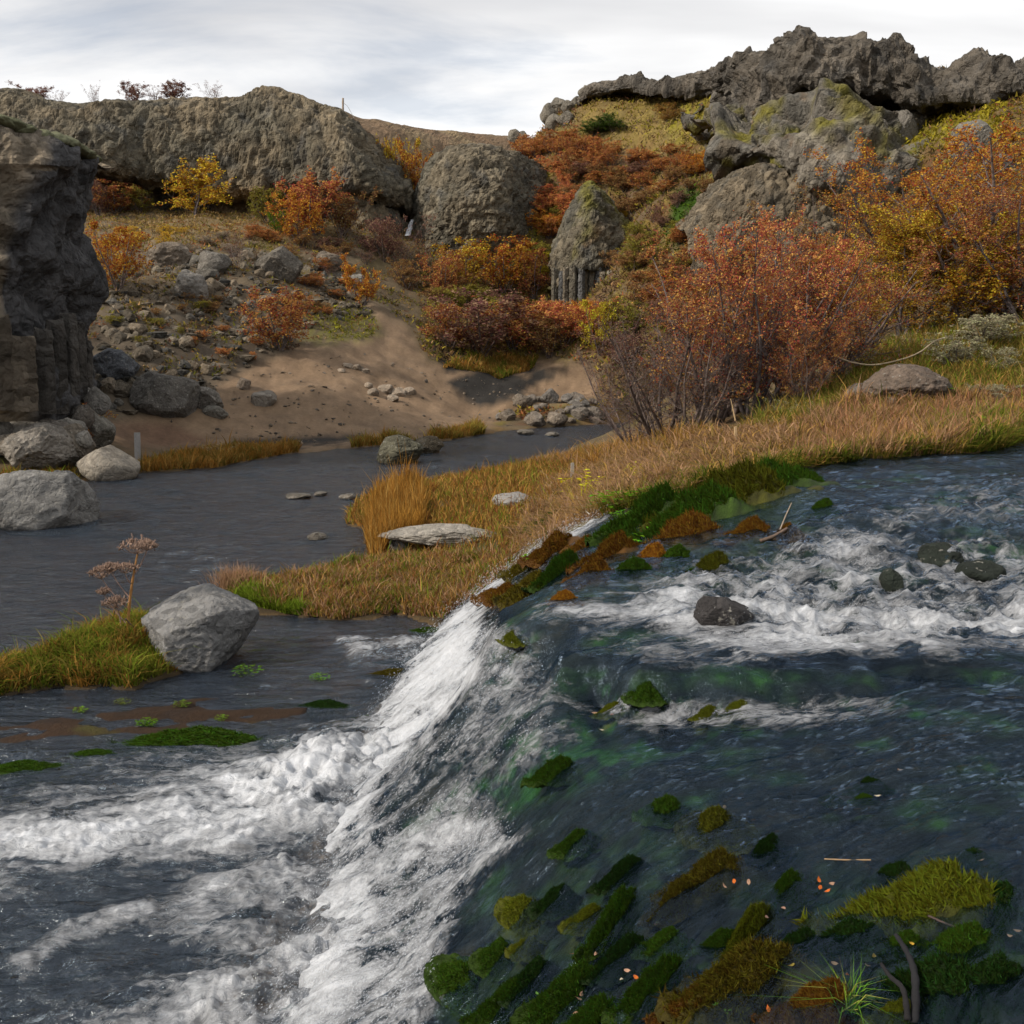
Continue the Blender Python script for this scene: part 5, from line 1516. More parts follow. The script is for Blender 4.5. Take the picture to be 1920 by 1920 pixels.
grass('pale tangled dead grass on the bank above the fall', [(960, 1010), (1000, 950), (1070, 890), (1200, 845), (1330, 815), (1480, 800), (1500, 872), (1440, 890), (1350, 906), (1250, 936), (1180, 958), (1130, 966), (1080, 984), (1000, 1024)], 52000, (.10, .3),
      [OLV, PINK, PINK, STRAW, (.3, .2, .11), PINK], 5, .9, lean=.75, bend=.6)
grass('green sedge hanging over the stream edge', None, 26000, (.16, .34), [GRN, OLV, DGR, (.16, .17, .02), STRAW], 6, 1.5, lean=.6, bend=.7,
      world_poly=[tuple(at_z(u, v, 3 - d)[:2]) for u, v, d in STREAM_FAR[:12]] + [tuple(at_z(u, v, 3 - d)[:2] + np.array([0, .75])) for u, v, d in STREAM_FAR[11::-1]])
grass('pinkish straw meadow on the right bank', [(1480, 845), (1500, 800), (1600, 760), (1750, 765), (1920, 740), (2040, 740), (2040, 800), (1920, 828), (1800, 856), (1600, 870), (1500, 878)], 46000, (.14, .32), [PINK, STRAW, PINK, (.3, .15, .08), OLV, PINK], 7, 1.0, lean=.3)
grass('olive meadow grass on the slope under the birches', [(1380, 810), (1500, 760), (1600, 700), (1700, 625), (1930, 590), (2060, 620), (2060, 760), (1920, 745), (1750, 770), (1600, 765), (1480, 810)], 42000, (.14, .34), [OLV, (.15, .14, .03), STRAW, GRN, OLV, (.2, .15, .05)], 8, .8)
grass('green and orange grass on the islet beside the grey boulder', None, 26000, (.08, .25), [OCH, (.28, .16, .04), OLV, GRN, GRN, (.2, .19, .03)], 9, 1.6, world_poly=ISLE, minz=.02, lean=.4, bend=.5)
grass('golden turf fringe on the far left bank', [(238, 884), (300, 862), (380, 850), (430, 845), (560, 838), (560, 850), (480, 863), (400, 879), (300, 886)], 16000, (.15, .35), [OCH, STRAW, OLV, OCH], 10, 1.0)
grass('yellow grass tufts along the far bank', [(655, 842), (700, 826), (780, 828), (830, 815), (900, 800), (910, 815), (850, 827), (720, 838)], 8000, (.2, .42), [STRAW, OCH, (.3, .24, .05), OLV], 11, 1.0, patchy=.1)
grass('dry turf between the left bank boulders', [(-60, 930), (0, 890), (60, 875), (140, 885), (150, 910), (110, 930), (0, 940)], 6000, (.1, .25), [OCH, OLV, GRN, RUSTG], 12)
grass('green turf patches on the island', [(600, 1100), (760, 1060), (900, 1070), (880, 1130), (760, 1150), (640, 1150)], 9000, (.06, .16), [GRN, (.12, .15, .02), OLV], 14, 1.3, patchy=-.08)
grass('short mossy green grass on the right bank edge', [(1760, 800), (1960, 770), (2040, 790), (1920, 830), (1800, 857), (1700, 860)], 12000, (.12, .3), [GRN, (.15, .2, .02), OLV], 15, 1.0)
grass('tawny grass on the river side of the bank', [(1000, 872), (1100, 850), (1200, 830), (1260, 822), (1330, 815), (1250, 850), (1100, 880)], 14000, (.15, .35), [OCH, STRAW, PINK, OLV], 16, .9)
grass('grass at the sandy bank below the wide thicket', [(830, 690), (880, 670), (960, 665), (1010, 670), (1000, 690), (900, 698)], 6000, (.15, .4), [OCH, STRAW, OLV, GRN], 13)


def heath():
    rg = np.random.default_rng(71)
    n = 120000
    y = rg.uniform(33, 76, n)
    x = rg.uniform(-.6, .62, n) * y
    z = ground_z(x, y)
    p = np.stack([x, y, z], 1)
    U, V = to_px(p)
    n1, n2, n3 = fbm(p * .3, 3, 701), fbm(p * .8, 3, 702), fbm(p * 2.2, 2, 703)
    sand = sdf_poly(U, V, SAND_PX) > -6
    left = U < 790
    ok = ~sand & (z > .3)
    moz = sdf_poly(U, V, [(560, 580), (660, 572), (745, 612), (735, 665), (640, 655)]) > 0
    ok &= np.where(left & ~moz & (V > 470), (n2 + .5 * n3 > .05), n3 + n2 > -.55)
    p, U, V, n1, n2, n3, left = p[ok], U[ok], V[ok], n1[ok], n2[ok], n3[ok], left[ok]
    n = len(p)
    A = np.array([(.22, .085, .035), (.16, .075, .045), (.19, .125, .035), (.24, .19, .03), (.12, .12, .022), (.14, .10, .05), (.26, .16, .07), (.10, .065, .045)])
    t = np.clip(n1 * .8 + n2 * .6 + .5 + rg.normal(size=n) * .2, 0, .999) * len(A)
    col = A[t.astype(int)]
    yel = inpoly_px(U, V, [(1080, 175), (1380, 160), (1400, 280), (1250, 300), (1090, 270)], 30) * (rg.random(n) < .75)
    col = np.where((yel > .5)[:, None], np.array([(.25, .19, .06), (.22, .19, .025), (.28, .21, .09)])[rg.integers(0, 3, n)], col)
    yel = inpoly_px(U, V, [(880, 300), (1000, 330), (1060, 480), (1000, 500), (900, 460)], 25) * (rg.random(n) < .6)
    col = np.where((yel > .5)[:, None], np.array([.24, .2, .025]), col)
    yel = inpoly_px(U, V, [(1690, 200), (1880, 190), (1900, 280), (1690, 280)], 15) * (rg.random(n) < .8)
    col = np.where((yel > .5)[:, None], np.array([.24, .2, .02]), col)
    gr = inpoly_px(U, V, [(1265, 355), (1315, 348), (1330, 405), (1270, 470), (1245, 440)], 6)
    col = np.where((gr > .5)[:, None], np.array([.045, .085, .008]), col)
    mo = inpoly_px(U, V, [(560, 580), (660, 572), (745, 612), (735, 665), (640, 655)], 8) * (n3 > -.1)
    col = np.where((mo > .5)[:, None], np.array([.17, .165, .02]), col)
    lf = left & (V < 450)
    col = np.where((lf & (rg.random(n) < .6))[:, None], np.array([.24, .165, .07]), col)
    col = col * rg.uniform(.65, 1.6, n)[:, None]
    s = rg.uniform(.1, .26, n) * np.where(left, .7, 1.0) * (1 + .5 * n2)
    vs, fs, cs = [], [], []
    off = 0
    for k in range(3):
        a = rg.normal(size=(n, 3))
        a[:, 2] = np.abs(a[:, 2]) * .8 + .2
        a /= np.linalg.norm(a, axis=1)[:, None]
        b = np.cross(a, rg.normal(size=(n, 3)))
        b /= np.linalg.norm(b, axis=1)[:, None] + 1e-9
        c0 = p + rg.normal(size=(n, 3)) * (s * .5)[:, None]
        v = np.stack([c0 - b * (s * .22)[:, None], c0 + b * (s * .22)[:, None], c0 + (a * s[:, None]) + b * (s * .12)[:, None]], 1).reshape(-1, 3)
        vs.append(v)
        fs.append(np.arange(n * 3).reshape(n, 3) + off)
        off += n * 3
        cs.append(np.repeat(col * rg.uniform(.8, 1.2, n)[:, None], 3, 0))
    link('heath', mesh_data('heath', np.concatenate(vs), np.concatenate(fs), {'col': np.concatenate(cs)}, mats=[M_grass]), kind='stuff',
         label='low autumn heath of crowberry, grass and moss over the hillsides', cat='heath')


heath()


def gravel(label, px, n, s0, s1, seed, cols, patchy=None):
    rg = np.random.default_rng(seed)
    q = scatter(hit([p[0] for p in px], [p[1] for p in px])[:, :2], n, rg)
    z = ground_z(q[:, 0], q[:, 1])
    p = np.stack([q[:, 0], q[:, 1], z], 1)
    nz = fbm(p * .9, 3, seed) + rg.normal(size=len(z)) * .15
    p = p[(nz > (patchy if patchy is not None else -9)) & (z > .02)]
    n = len(p)
    v0, f0 = ico(1)
    r = rg.uniform(0, 1, n) ** 3 * (s1 - s0) + s0
    sh = rg.uniform(.55, 1.3, (n, 1, 3)) * np.array([1, 1, .7])
    a_ = rg.uniform(0, 6.28, n)
    jit = 1 + .3 * rg.normal(size=(n, len(v0), 1))
    v = v0[None] * sh * jit * r[:, None, None]
    ca, sa = np.cos(a_)[:, None], np.sin(a_)[:, None]
    v = np.stack([v[..., 0] * ca - v[..., 1] * sa, v[..., 0] * sa + v[..., 1] * ca, v[..., 2]], -1) + p[:, None]
    f = (np.arange(n)[:, None, None] * len(v0) + f0[None]).reshape(-1, 3)
    c = np.array(cols)[rg.integers(0, len(cols), n)] * rg.uniform(.6, 1.25, n)[:, None]
    link('gravel', mesh_data('gravel', v.reshape(-1, 3), f, {'col': np.repeat(c, len(v0), 0)}, smooth=False, mats=[M_cliff]), kind='stuff', label=label, cat='gravel')


gravel('loose rubble covering the scree slope', [(180, 770), (185, 560), (300, 465), (480, 470), (640, 490), (700, 590), (560, 620), (470, 690), (330, 775)], 3800, .03, .3, 21, [(.16, .135, .1), (.12, .1, .075), (.19, .16, .12), (.10, .095, .085)], 0.0)
gravel('scattered pebbles on the beach sand', [(300, 800), (480, 700), (700, 660), (800, 690), (1100, 700), (1100, 760), (900, 800), (560, 840), (330, 825)], 1500, .015, .09, 22, [(.2, .16, .12), (.14, .12, .1)], .05)
gravel('small stones along the near river edges', [(-60, 1345), (300, 1306), (600, 1306), (610, 1342), (250, 1392), (-60, 1405)], 500, .006, .022, 23, [(.3, .25, .18), (.2, .15, .1), (.1, .08, .06)], 0)

# ------------------------------------------------------------------ moss cushions
M_moss = surf_mat('moss', fine=60, var=.5, bump=1.0, bump_scale=130, bdist=.012, obj_color=True, rough=.95, gain=.6)
MOSS = []
for s in range(6):
    rg = np.random.default_rng(1200 + s)
    nr_, na_ = 40, 84
    rad = np.linspace(0, 1, nr_)[:, None] ** .9
    ang = np.linspace(0, 2 * np.pi, na_, endpoint=False)[None, :]
    cx, cy = rad * np.cos(ang), rad * np.sin(ang)
    q = np.stack([cx, cy, 0 * cx], -1).reshape(-1, 3)
    out_ = 1 + .75 * fbm(q / np.maximum(np.linalg.norm(q, axis=1), .05)[:, None] * 1.5 + s * 7, 5, 1220 + s, gain=.65)
    rr_ = np.linalg.norm(q, axis=1) * 1.45
    hh_ = 1.3 * np.exp(-(rr_ / (.74 * out_)) ** 2) * (1 + .4 * fbm(q * 2.4 + s, 4, 1230 + s)) + .42 * fbm(q * 4.2 + s, 5, 1240 + s) + .10 * fbm(q * 14 + s, 3, 1250 + s) - .42
    p = np.stack([q[:, 0] * 1.45, q[:, 1] * 1.45, hh_], 1)
    i_ = np.arange(nr_ * na_).reshape(nr_, na_)
    j_ = np.roll(i_, -1, 1)
    f = np.stack([i_[:-1], i_[1:], j_[1:], j_[:-1]], -1).reshape(-1, 4)
    tri = np.concatenate([f[:, [0, 1, 2]], f[:, [0, 2, 3]]])
    nbl = 13000
    ar = np.linalg.norm(np.cross(p[tri[:, 1]] - p[tri[:, 0]], p[tri[:, 2]] - p[tri[:, 0]]), axis=1)
    k = rg.choice(len(tri), nbl, p=ar / ar.sum())
    w = rg.dirichlet((1, 1, 1), nbl)
    b0_ = (p[tri[k]] * w[:, :, None]).sum(1)
    b0_ = b0_[b0_[:, 2] > -.2 + .1 * rg.normal(size=len(b0_))]
    d = np.array([-.55, -.15, .55]) + rg.normal(size=b0_.shape) * .5
    d /= np.linalg.norm(d, axis=1)[:, None]
    sd_ = np.cross(d, rg.normal(size=b0_.shape))
    sd_ /= np.linalg.norm(sd_, axis=1)[:, None]
    L = rg.uniform(.07, .2, len(b0_))[:, None]
    bv_ = np.stack([b0_ - sd_ * .017, b0_ + sd_ * .017, b0_ + d * L * np.array([1, 1, 1.5])], 1).reshape(-1, 3)
    bf_ = np.arange(len(bv_)).reshape(-1, 3) + len(p)
    MOSS.append(mesh_data('moss_clump', np.concatenate([p, bv_]), [tri, bf_], smooth=True, mats=[M_moss, M_plant],
                          fmat=np.concatenate([np.zeros(len(tri)), np.ones(len(bf_))])))
MN = {'g': 'green', 'dg': 'dark green', 'yg': 'yellow-green', 'og': 'olive', 'b': 'brown', 'ob': 'olive-brown', 'o': 'orange-brown'}


def moss(u, v, w, h, kind, label, group=None, rot=0.0, hf=.45, fn=None):
    p, sx, dy, hz = moss_place(u, v, w, h, hf, fn)
    link('moss_clump', MOSS[rr.randrange(6)], label=label, cat='moss', group=group, loc=(p[0], p[1], p[2] - hz * .05), rot=(0, 0, rot + rr.uniform(-.12, .12)), scale=(sx, dy, hz * 1.35), color=MC[kind])


for q_ in MOSS_LIST:
    moss(*q_)
GL = 'moss along the plunge pool'
for u, v, w, h, k, t in [(370, 1388, 240, 16, 'g', 'long green moss edge of the mud flat'), (180, 1412, 70, 18, 'g', 'short green moss strip by the driftwood twigs'), (45, 1437, 110, 14, 'g', 'green moss strip at the pool edge'), (680, 1352, 90, 24, 'g', 'dark moss spur beside the splash'), (740, 1262, 100, 20, 'ob', 'brown moss bar behind the splash'),
                         (735, 1240, 50, 10, 'dg', 'thin dark moss bar behind the splash'), (800, 1180, 50, 12, 'g', 'green moss at the island corner'), (610, 1320, 80, 14, 'dg', 'dark weed patch beside the mud flat')]:
    moss(u, v, w, h, k, t, GL, .1, hf=.14, fn=lambda x, y: np.zeros_like(x) + .01)
# grey moss along the top of the rock fin
dv_, df_ = ico(4)
dv_ = dv_ * (1 + .3 * fbm(dv_ * 1.4, 4, 1301) + .06 * fbm(dv_ * 6, 3, 1302))[:, None]
CUSH = mesh_data('moss_clump', dv_, df_, mats=[M_moss])
for i, (u, v, y, w) in enumerate([(-40, 208, 23.2, 46), (2, 222, 23.4, 40), (26, 232, 23.7, 42), (48, 243, 23.9, 38), (72, 252, 24.1, 44), (100, 257, 24.5, 52), (128, 262, 25, 40), (146, 274, 25.6, 38), (162, 286, 26.2, 34), (176, 297, 26.8, 26), (40, 308, 23.4, 22), (66, 318, 23.6, 24)]):
    p = at_y(u, v, y)
    s = w / FPX * y / 2
    link('moss_clump', CUSH, label='grey-green woolly moss cushion on top of the rock fin', cat='moss', group='grey moss on the rock fin', loc=(p[0], p[1], p[2] - s * .2), rot=(0, .3, i), scale=(s * 1.1, s * 1.0, s * .5), color=(.20, .205, .12))

# ------------------------------------------------------------------ plants, leaves, wood, posts
def leafy(seed, n, spread, leaf, up_k=.6):
    """a unit clump of broad leaves on short stalks"""
    rg = np.random.default_rng(seed)
    V, F = [], []
    for i in range(n):
        a = rg.uniform(0, 2 * np.pi)
        r = spread * math.sqrt(rg.random())
        b = np.array([r * .5 * math.cos(a), r * .5 * math.sin(a), 0])
        t = np.array([r * math.cos(a), r * math.sin(a), up_k * rg.uniform(.35, 1.0) * (1.2 - .5 * r / spread)])
        d = np.array([math.cos(a) + rg.normal() * .6, math.sin(a) + rg.normal() * .6, rg.uniform(-.1, .5)])
        d /= np.linalg.norm(d)
        s = np.cross(d, [0, 0, 1])
        s /= np.linalg.norm(s) + 1e-9
        L = leaf * rg.uniform(.6, 1.2)
        k = len(V)
        n_ = np.cross(s, d)
        V += [b - s * leaf * .05, b + s * leaf * .05, t, t + d * L * .4 + s * L * .36 + n_ * L * .08, t + d * L * .42, t + d * L * .4 - s * L * .36 + n_ * L * .08, t + d * L - n_ * L * .1]
        F += [(k, k + 1, k + 2, k + 2), (k + 2, k + 3, k + 4, k + 4), (k + 2, k + 4, k + 5, k + 5), (k + 3, k + 6, k + 4, k + 4), (k + 4, k + 6, k + 5, k + 5)]
    tri = np.array([f[:3] for f in F])
    return mesh_data('plant', np.array(V), tri, smooth=False, mats=[M_plant])


LEAFY = [leafy(1500 + i, 60 + 20 * i, .5, .16) for i in range(3)]
SPARSE = [leafy(1510 + i, 9, .5, .34, .9) for i in range(2)]
YSPRIG = [leafy(1515 + i, 26, .5, .17, .75) for i in range(2)]
BRG, YLW = (.11, .25, .012), (.48, .43, .02)
for u, v, w, c, t, fn, fam in [(1012, 1056, 62, BRG, 'bright green cress clump on the mossy shelf', upper_level, LEAFY), (1165, 952, 100, BRG, 'broad patch of bright green cress where bank meets stream', None, LEAFY), (1215, 940, 70, (.09, .2, .012), 'green cress patch under the hanging grass', None, LEAFY), (1130, 955, 60, (.09, .2, .012), 'small cress patch beside the yellow-leaved plant', None, LEAFY),
                               (1168, 972, 44, BRG, 'cress sprig spilling over the shelf edge', upper_level, LEAFY), (1200, 1022, 34, BRG, 'cress sprig beside the orange moss knob', upper_level, SPARSE), (1228, 998, 28, BRG, 'upright cress sprig on brown moss', upper_level, SPARSE), (1345, 968, 30, BRG, 'cress sprig on the green moss bank', upper_level, SPARSE), (1330, 944, 34, (.07, .14, .012), 'dark green sprig at the head of the shelf', upper_level, SPARSE), (1286, 955, 20, BRG, 'tiny cress sprig near the head of the shelf', upper_level, SPARSE), (1080, 1062, 24, BRG, 'tiny sprig on the sloping brown moss', upper_level, SPARSE),
                               (1090, 950, 84, YLW, 'yellow-leaved plant in the dead grass above the fall', None, SPARSE), (1118, 935, 50, YLW, 'second yellow-leaved plant beside the first', None, SPARSE), (1190, 905, 36, YLW, 'small yellow sprig in the dead grass', None, SPARSE),
                               (1480, 880, 40, (.1, .2, .015), 'green leafy plant at the stream edge', None, LEAFY), (1650, 745, 70, (.10, .22, .012), 'bright green patch below the brown rock mound', None, LEAFY), (1735, 750, 90, (.09, .19, .012), 'green ferny patch in front of the rock mound', None, LEAFY), (1790, 800, 70, (.13, .2, .02), 'yellow-green leafy patch on the right bank', None, LEAFY), (1870, 815, 90, (.10, .19, .014), 'lush green patch at the water edge', None, LEAFY),
                               (600, 1275, 34, (.1, .2, .015), 'green weed tuft in the shallow water behind the fall', water0, LEAFY), (465, 1265, 50, (.08, .15, .015), 'trailing green weed beside the grey boulder', water0, LEAFY), (150, 1335, 24, (.12, .2, .02), 'small green sprout on the mud flat', water0, LEAFY), (275, 1360, 34, (.08, .16, .012), 'flat green tuft on the mud flat', water0, LEAFY), (340, 1325, 30, (.09, .13, .02), 'pale green sprout in the mud', water0, LEAFY), (415, 1350, 24, (.12, .2, .02), 'green sprout near the end of the mud flat', water0, LEAFY), (230, 1320, 26, (.1, .12, .02), 'olive sprout at the back of the mud flat', water0, LEAFY),
                               (1355, 1898, 26, (.12, .26, .03), 'two-leaved seedling on the great moss mound', upper_level, SPARSE), (1015, 1885, 24, (.3, .42, .06), 'pale seedling on the green moss slope', upper_level, SPARSE), (1310, 1868, 30, (.14, .10, .06), 'reddish sprig on the copper moss', upper_level, SPARSE)]:
    p = hit(u, v, fn, 40)[0]
    d = np.linalg.norm(p - np.array([0, 0, CAM_Z]))
    s = w / FPX * d
    if c is YLW:
        fam = YSPRIG
        p[2] += .1
    link('plant', fam[rr.randrange(len(fam))], label=t, cat='plant', loc=(p[0], p[1], p[2]), rot=(0, 0, rr.uniform(0, 6)), scale=(s, s, s * (.55 if fam is LEAFY else .8)), color=c)
# pale woolly willows on the right slope
for u, v, w, h, t in [(1790, 690, 110, 60, 'silvery woolly willow on the right slope'), (1850, 650, 120, 60, 'grey twiggy willow above the silvery one'), (1700, 655, 90, 40, 'pale willow below the golden birch'), (1880, 700, 80, 50, 'small pale willow at the slope edge'), (1460, 785, 60, 30, 'white-leaved willow beside the red thicket'), (1640, 700, 70, 30, 'olive-white willow by the bent branch'), (1860, 760, 90, 40, 'pale herb clump in the meadow'),
                      (1520, 790, 50, 24, 'pale willow sprig at the thicket foot'), (400, 858, 70, 34, 'white-flowered bush in the far turf fringe'), (1330, 610, 70, 40, 'grey willow behind the thicket')]:
    tree(u, v, v - h, w, (.34, .31, .2) if u > 600 else (.34, .27, .15), FARV if u > 1700 else FARS, t, 'pale willows', name='willow_shrub', cat='shrub')

# fallen leaves
a = np.linspace(0, 2 * np.pi, 9)[:-1]
lv = np.stack([np.cos(a), .62 * np.sin(a), .22 * np.cos(a) ** 2 + .12 * np.sin(2 * a)], 1)
lv = np.concatenate([lv, [[0, 0, -.06], [1.5, .05, .3]]])
lf_ = [(i, (i + 1) % 8, 8) for i in range(8)] + [(0, 9, 1)]
LEAF = mesh_data('fallen_leaf', lv, np.array(lf_), smooth=False, mats=[M_plant])
LC = {'o': ((.5, .12, .03), 'orange'), 'p': ((.42, .25, .17), 'pinkish tan'), 'y': ((.5, .3, .05), 'yellow'), 'w': ((.52, .45, .32), 'pale cream'), 'r': ((.28, .09, .05), 'red-brown')}
for u, v, c in [(1535, 1665, 'o'), (1537, 1679, 'o'), (1550, 1686, 'o'), (1558, 1672, 'p'), (1588, 1845, 'o'), (1507, 1858, 'p'), (1484, 1826, 'y'), (1608, 1868, 'p'), (1708, 1785, 'y'), (1837, 1628, 'p'), (1872, 1675, 'p'), (1905, 1700, 'w'), (1888, 1698, 'p'), (1644, 1505, 'w'), (1687, 1456, 'p'), (1358, 1526, 'p'), (1328, 1540, 'r'), (1376, 1667, 'o'),
                (1403, 1668, 'p'), (1358, 1676, 'p'), (1157, 1693, 'o'), (1187, 1700, 'y'), (1130, 1735, 'w'), (1192, 1848, 'o'), (1165, 1852, 'w'), (1117, 1804, 'p'), (1073, 1803, 'o'), (1085, 1888, 'p'), (1090, 1880, 'p'), (1063, 1894, 'r'), (1080, 1915, 'p'), (1040, 1866, 'o'), (968, 1716, 'y'), (1437, 1735, 'p'), (1410, 1747, 'r'), (1563, 1823, 'p'),
                (1638, 1810, 'y'), (1625, 1827, 'p'), (1707, 1695, 'w'), (1733, 1708, 'p'), (1915, 1720, 'y'), (1905, 1762, 'p'), (1893, 1772, 'p'), (1440, 1910, 'o'), (1468, 1718, 'p'), (1115, 1347, 'p'), (1147, 1350, 'o'), (1126, 1378, 'w'), (1230, 1748, 'r'), (1175, 1835, 'p')]:
    p = hit(u, v, upper_level, 15, 300)[0]
    d = np.linalg.norm(p - np.array([0, 0, CAM_Z]))
    col, nm = LC[c]
    link('fallen_leaf', LEAF, label=f'{nm} fallen birch leaf lying on the wet moss and water of the near stream', cat='leaf', group=f'{nm} fallen leaves', loc=(p[0], p[1], p[2] + .03), rot=(rr.uniform(-.5, .5), rr.uniform(-.5, .5), rr.uniform(0, 6)), scale=max(.009, 5.2 / FPX * d), color=col)

M_wood = surf_mat('weathered_wood', fine=40, var=.4, bump=.5, bump_scale=60, bdist=.01, obj_color=True)


def stick(name, label, cat, pts, r0, r1, color, sides=7, parent=None):
    P_ = crom(np.array(pts, float), np.linspace(0, len(pts) - 1, 6 * len(pts)))
    v, f = tube(P_, np.linspace(r0, r1, len(P_)) * (1 + .12 * np.sin(np.arange(len(P_)) * 1.9)), sides)
    n = len(v)
    caps = [np.arange(sides)[::-1][None, :], np.arange(n - sides, n)[None, :]]
    return link(name, mesh_data(name, v, [f] + caps, mats=[M_wood]), label=label, cat=cat, color=color, parent=parent)


def on_stream(u, v, dz=0.0):
    return hit(u, v, upper_level, 20, 300)[0] + np.array([0, 0, dz])


fb_ = on_stream(1715, 1925, .06)
e = link('branch', None, label='forked black branch sticking up from the moss bed', cat='branch')
stick('limb', None, None, [fb_ + (0, 0, -.05), on_stream(1712, 1890, .09), on_stream(1698, 1862, .12), on_stream(1672, 1845, .16)], .013, .006, (.016, .016, .018), parent=e)
stick('limb', None, None, [fb_ + (-.02, 0, -.04), on_stream(1690, 1905, .08), on_stream(1665, 1885, .09), on_stream(1648, 1866, .1)], .009, .005, (.016, .015, .016), parent=e)
stick('stick', 'thin dark stick lying across the biggest moss bank', 'stick', [on_stream(1700, 1722, .05), on_stream(1740, 1745, .05), on_stream(1780, 1757, .04), on_stream(1832, 1766, .03)], .005, .003, (.07, .05, .045))
stick('twig', 'straight tan twig floating with a green bud', 'twig', [on_stream(1545, 1625, .03), on_stream(1590, 1627, .03), on_stream(1632, 1627, .03)], .0025, .003, (.25, .17, .1))
stick('stick', 'brown driftwood stick beside the round brown moss', 'stick', [on_stream(1425, 1024, .04), on_stream(1450, 1020, .06), on_stream(1475, 1010, .08)], .016, .012, (.12, .085, .065))
stick('stick', 'thin pale stick leaning on the small brown moss clump', 'stick', [on_stream(1462, 1005, .05), on_stream(1472, 995, .12), on_stream(1482, 985, .18)], .006, .004, (.25, .2, .15))
stick('twig', 'white twig caught at the head of the chute', 'twig', [on_stream(1105, 985, .12), on_stream(1090, 978, .2), on_stream(1080, 970, .3)], .006, .004, (.4, .36, .3))
q = [hit(u, 740)[0] for u in (1570, 1640, 1700, 1750)]
yb = 17.0
stick('branch', 'long pale bent branch arching low above the grass', 'branch', [at_y(1570, 670, yb), at_y(1600, 680, yb), at_y(1640, 684, yb), at_y(1690, 674, yb), at_y(1725, 660, yb), at_y(1752, 640, yb + .3), at_y(1775, 632, yb + .5)], .016, .012, (.3, .24, .16))
# posts
def board(name, label, u, vb, vt, w, y, color, thick=.4, tilt=.0, taper=1.0):
    b, t = at_y(u, vb, y), at_y(u, vt, y)
    h = t[2] - b[2] + .25
    s = w / FPX * y / 2
    bm = bmesh.new()
    bmesh.ops.create_cube(bm, size=1.0)
    for q in bm.verts:
        k = taper if q.co.z > 0 else 1
        q.co = Vector((q.co.x * 2 * s * k, q.co.y * 2 * s * thick * k, (q.co.z + .5) * h + (.12 * s * q.co.x if q.co.z > 0 else 0)))
    bmesh.ops.bevel(bm, geom=bm.edges[:], offset=s * .08, segments=2, affect='EDGES')
    me_ = bpy.data.meshes.new(name)
    bm.to_mesh(me_)
    bm.free()
    me_.materials.append(M_wood)
    return link(name, me_, label=label, cat='post', loc=(b[0], b[1], b[2] - .25), rot=(0, tilt, .1), color=color)


p = hit(258, 862)[0]
board('post', 'flat grey weathered board post on the far left bank', 258, 862, 811, 11, p[1], (.30, .29, .28), .3, .03)
p = hit(1073, 906)[0]
board('post', 'short grey round-topped post in the island grass', 1073, 908, 868, 7, p[1], (.3, .27, .23), 1.0, 0, .85)
p = hit(1380, 838)[0]
board('stake', 'bare splintered wooden stake leaning before the red thicket', 1382, 840, 800, 6, p[1], (.42, .3, .17), .8, -.06, .8)
b, t = at_y(1379, 806, p[1]), at_y(1373, 783, p[1])
stick('splinter', None, None, [(0, 0, .62), (-.03, 0, .78), (-.06, 0, .92)], .012, .004, (.42, .3, .17), parent=bpy.data.objects['stake'])
pb_ = at_y(643, 260, 92)
pt_ = at_y(643, 184, 92)
e = link('power_pole', None, label='slim wooden utility pole with a guy wire behind the wall hump', cat='pole')
stick('shaft', None, None, [pb_ + (0, 0, -3), (pb_ + pt_) / 2, pt_], .11, .09, (.3, .24, .19), parent=e)
stick('guy_wire', None, None, [pt_ + (0, 0, -.4), at_y(652, 200, 91), at_y(664, 222, 90)], .025, .025, (.2, .2, .2), sides=4, parent=e)

# grass tuft on the near moss
rg = np.random.default_rng(8)
n = 75
b0 = on_stream(1590, 1893, .0)
P_ = b0 + np.stack([rg.normal(size=n) * .012, rg.normal(size=n) * .012, np.zeros(n)], 1)
col = np.array([(.10, .22, .02), (.16, .26, .03), (.07, .16, .03), (.28, .3, .06)])[rg.integers(0, 4, n)]
v, f, c = blades(P_, rg.uniform(.09, .17, n), .0022, col, rg, lean=.9, bend=.55)
link('grass_tuft', mesh_data('grass_tuft', v, f, {'col': c}, mats=[M_grass]), label='bright green spiky grass tuft growing from brown moss', cat='grass tuft')
# pale bloomed grass clumps standing above the islet and the island
for u, v, h, w, n, t, cc in [(445, 1105, .45, .25, 500, 'pink-plumed grass clump at the island tip', PINK), (360, 1175, .4, .3, 350, 'dry plume grass behind the grey boulder', PINK)]:
    p = hit(u, v, water0)[0]
    P_ = p + np.stack([rg.normal(size=n) * w * .5, rg.normal(size=n) * w * .5, np.zeros(n)], 1)
    v_, f_, c_ = blades(P_, rg.uniform(.5, 1.0, n) * h, .004, np.array(cc) * rg.uniform(.7, 1.3, (n, 1)), rg, lean=.3, bend=.4)
    link('grass_tuft', mesh_data('grass_tuft', v_, f_, {'col': c_}, mats=[M_grass]), label=t, cat='grass tuft')

# dried angelica on the islet
ab = hit(238, 1195, water0)[0]
e = link('angelica_plant', None, label='dried angelica with brown umbels standing on the islet', cat='plant')


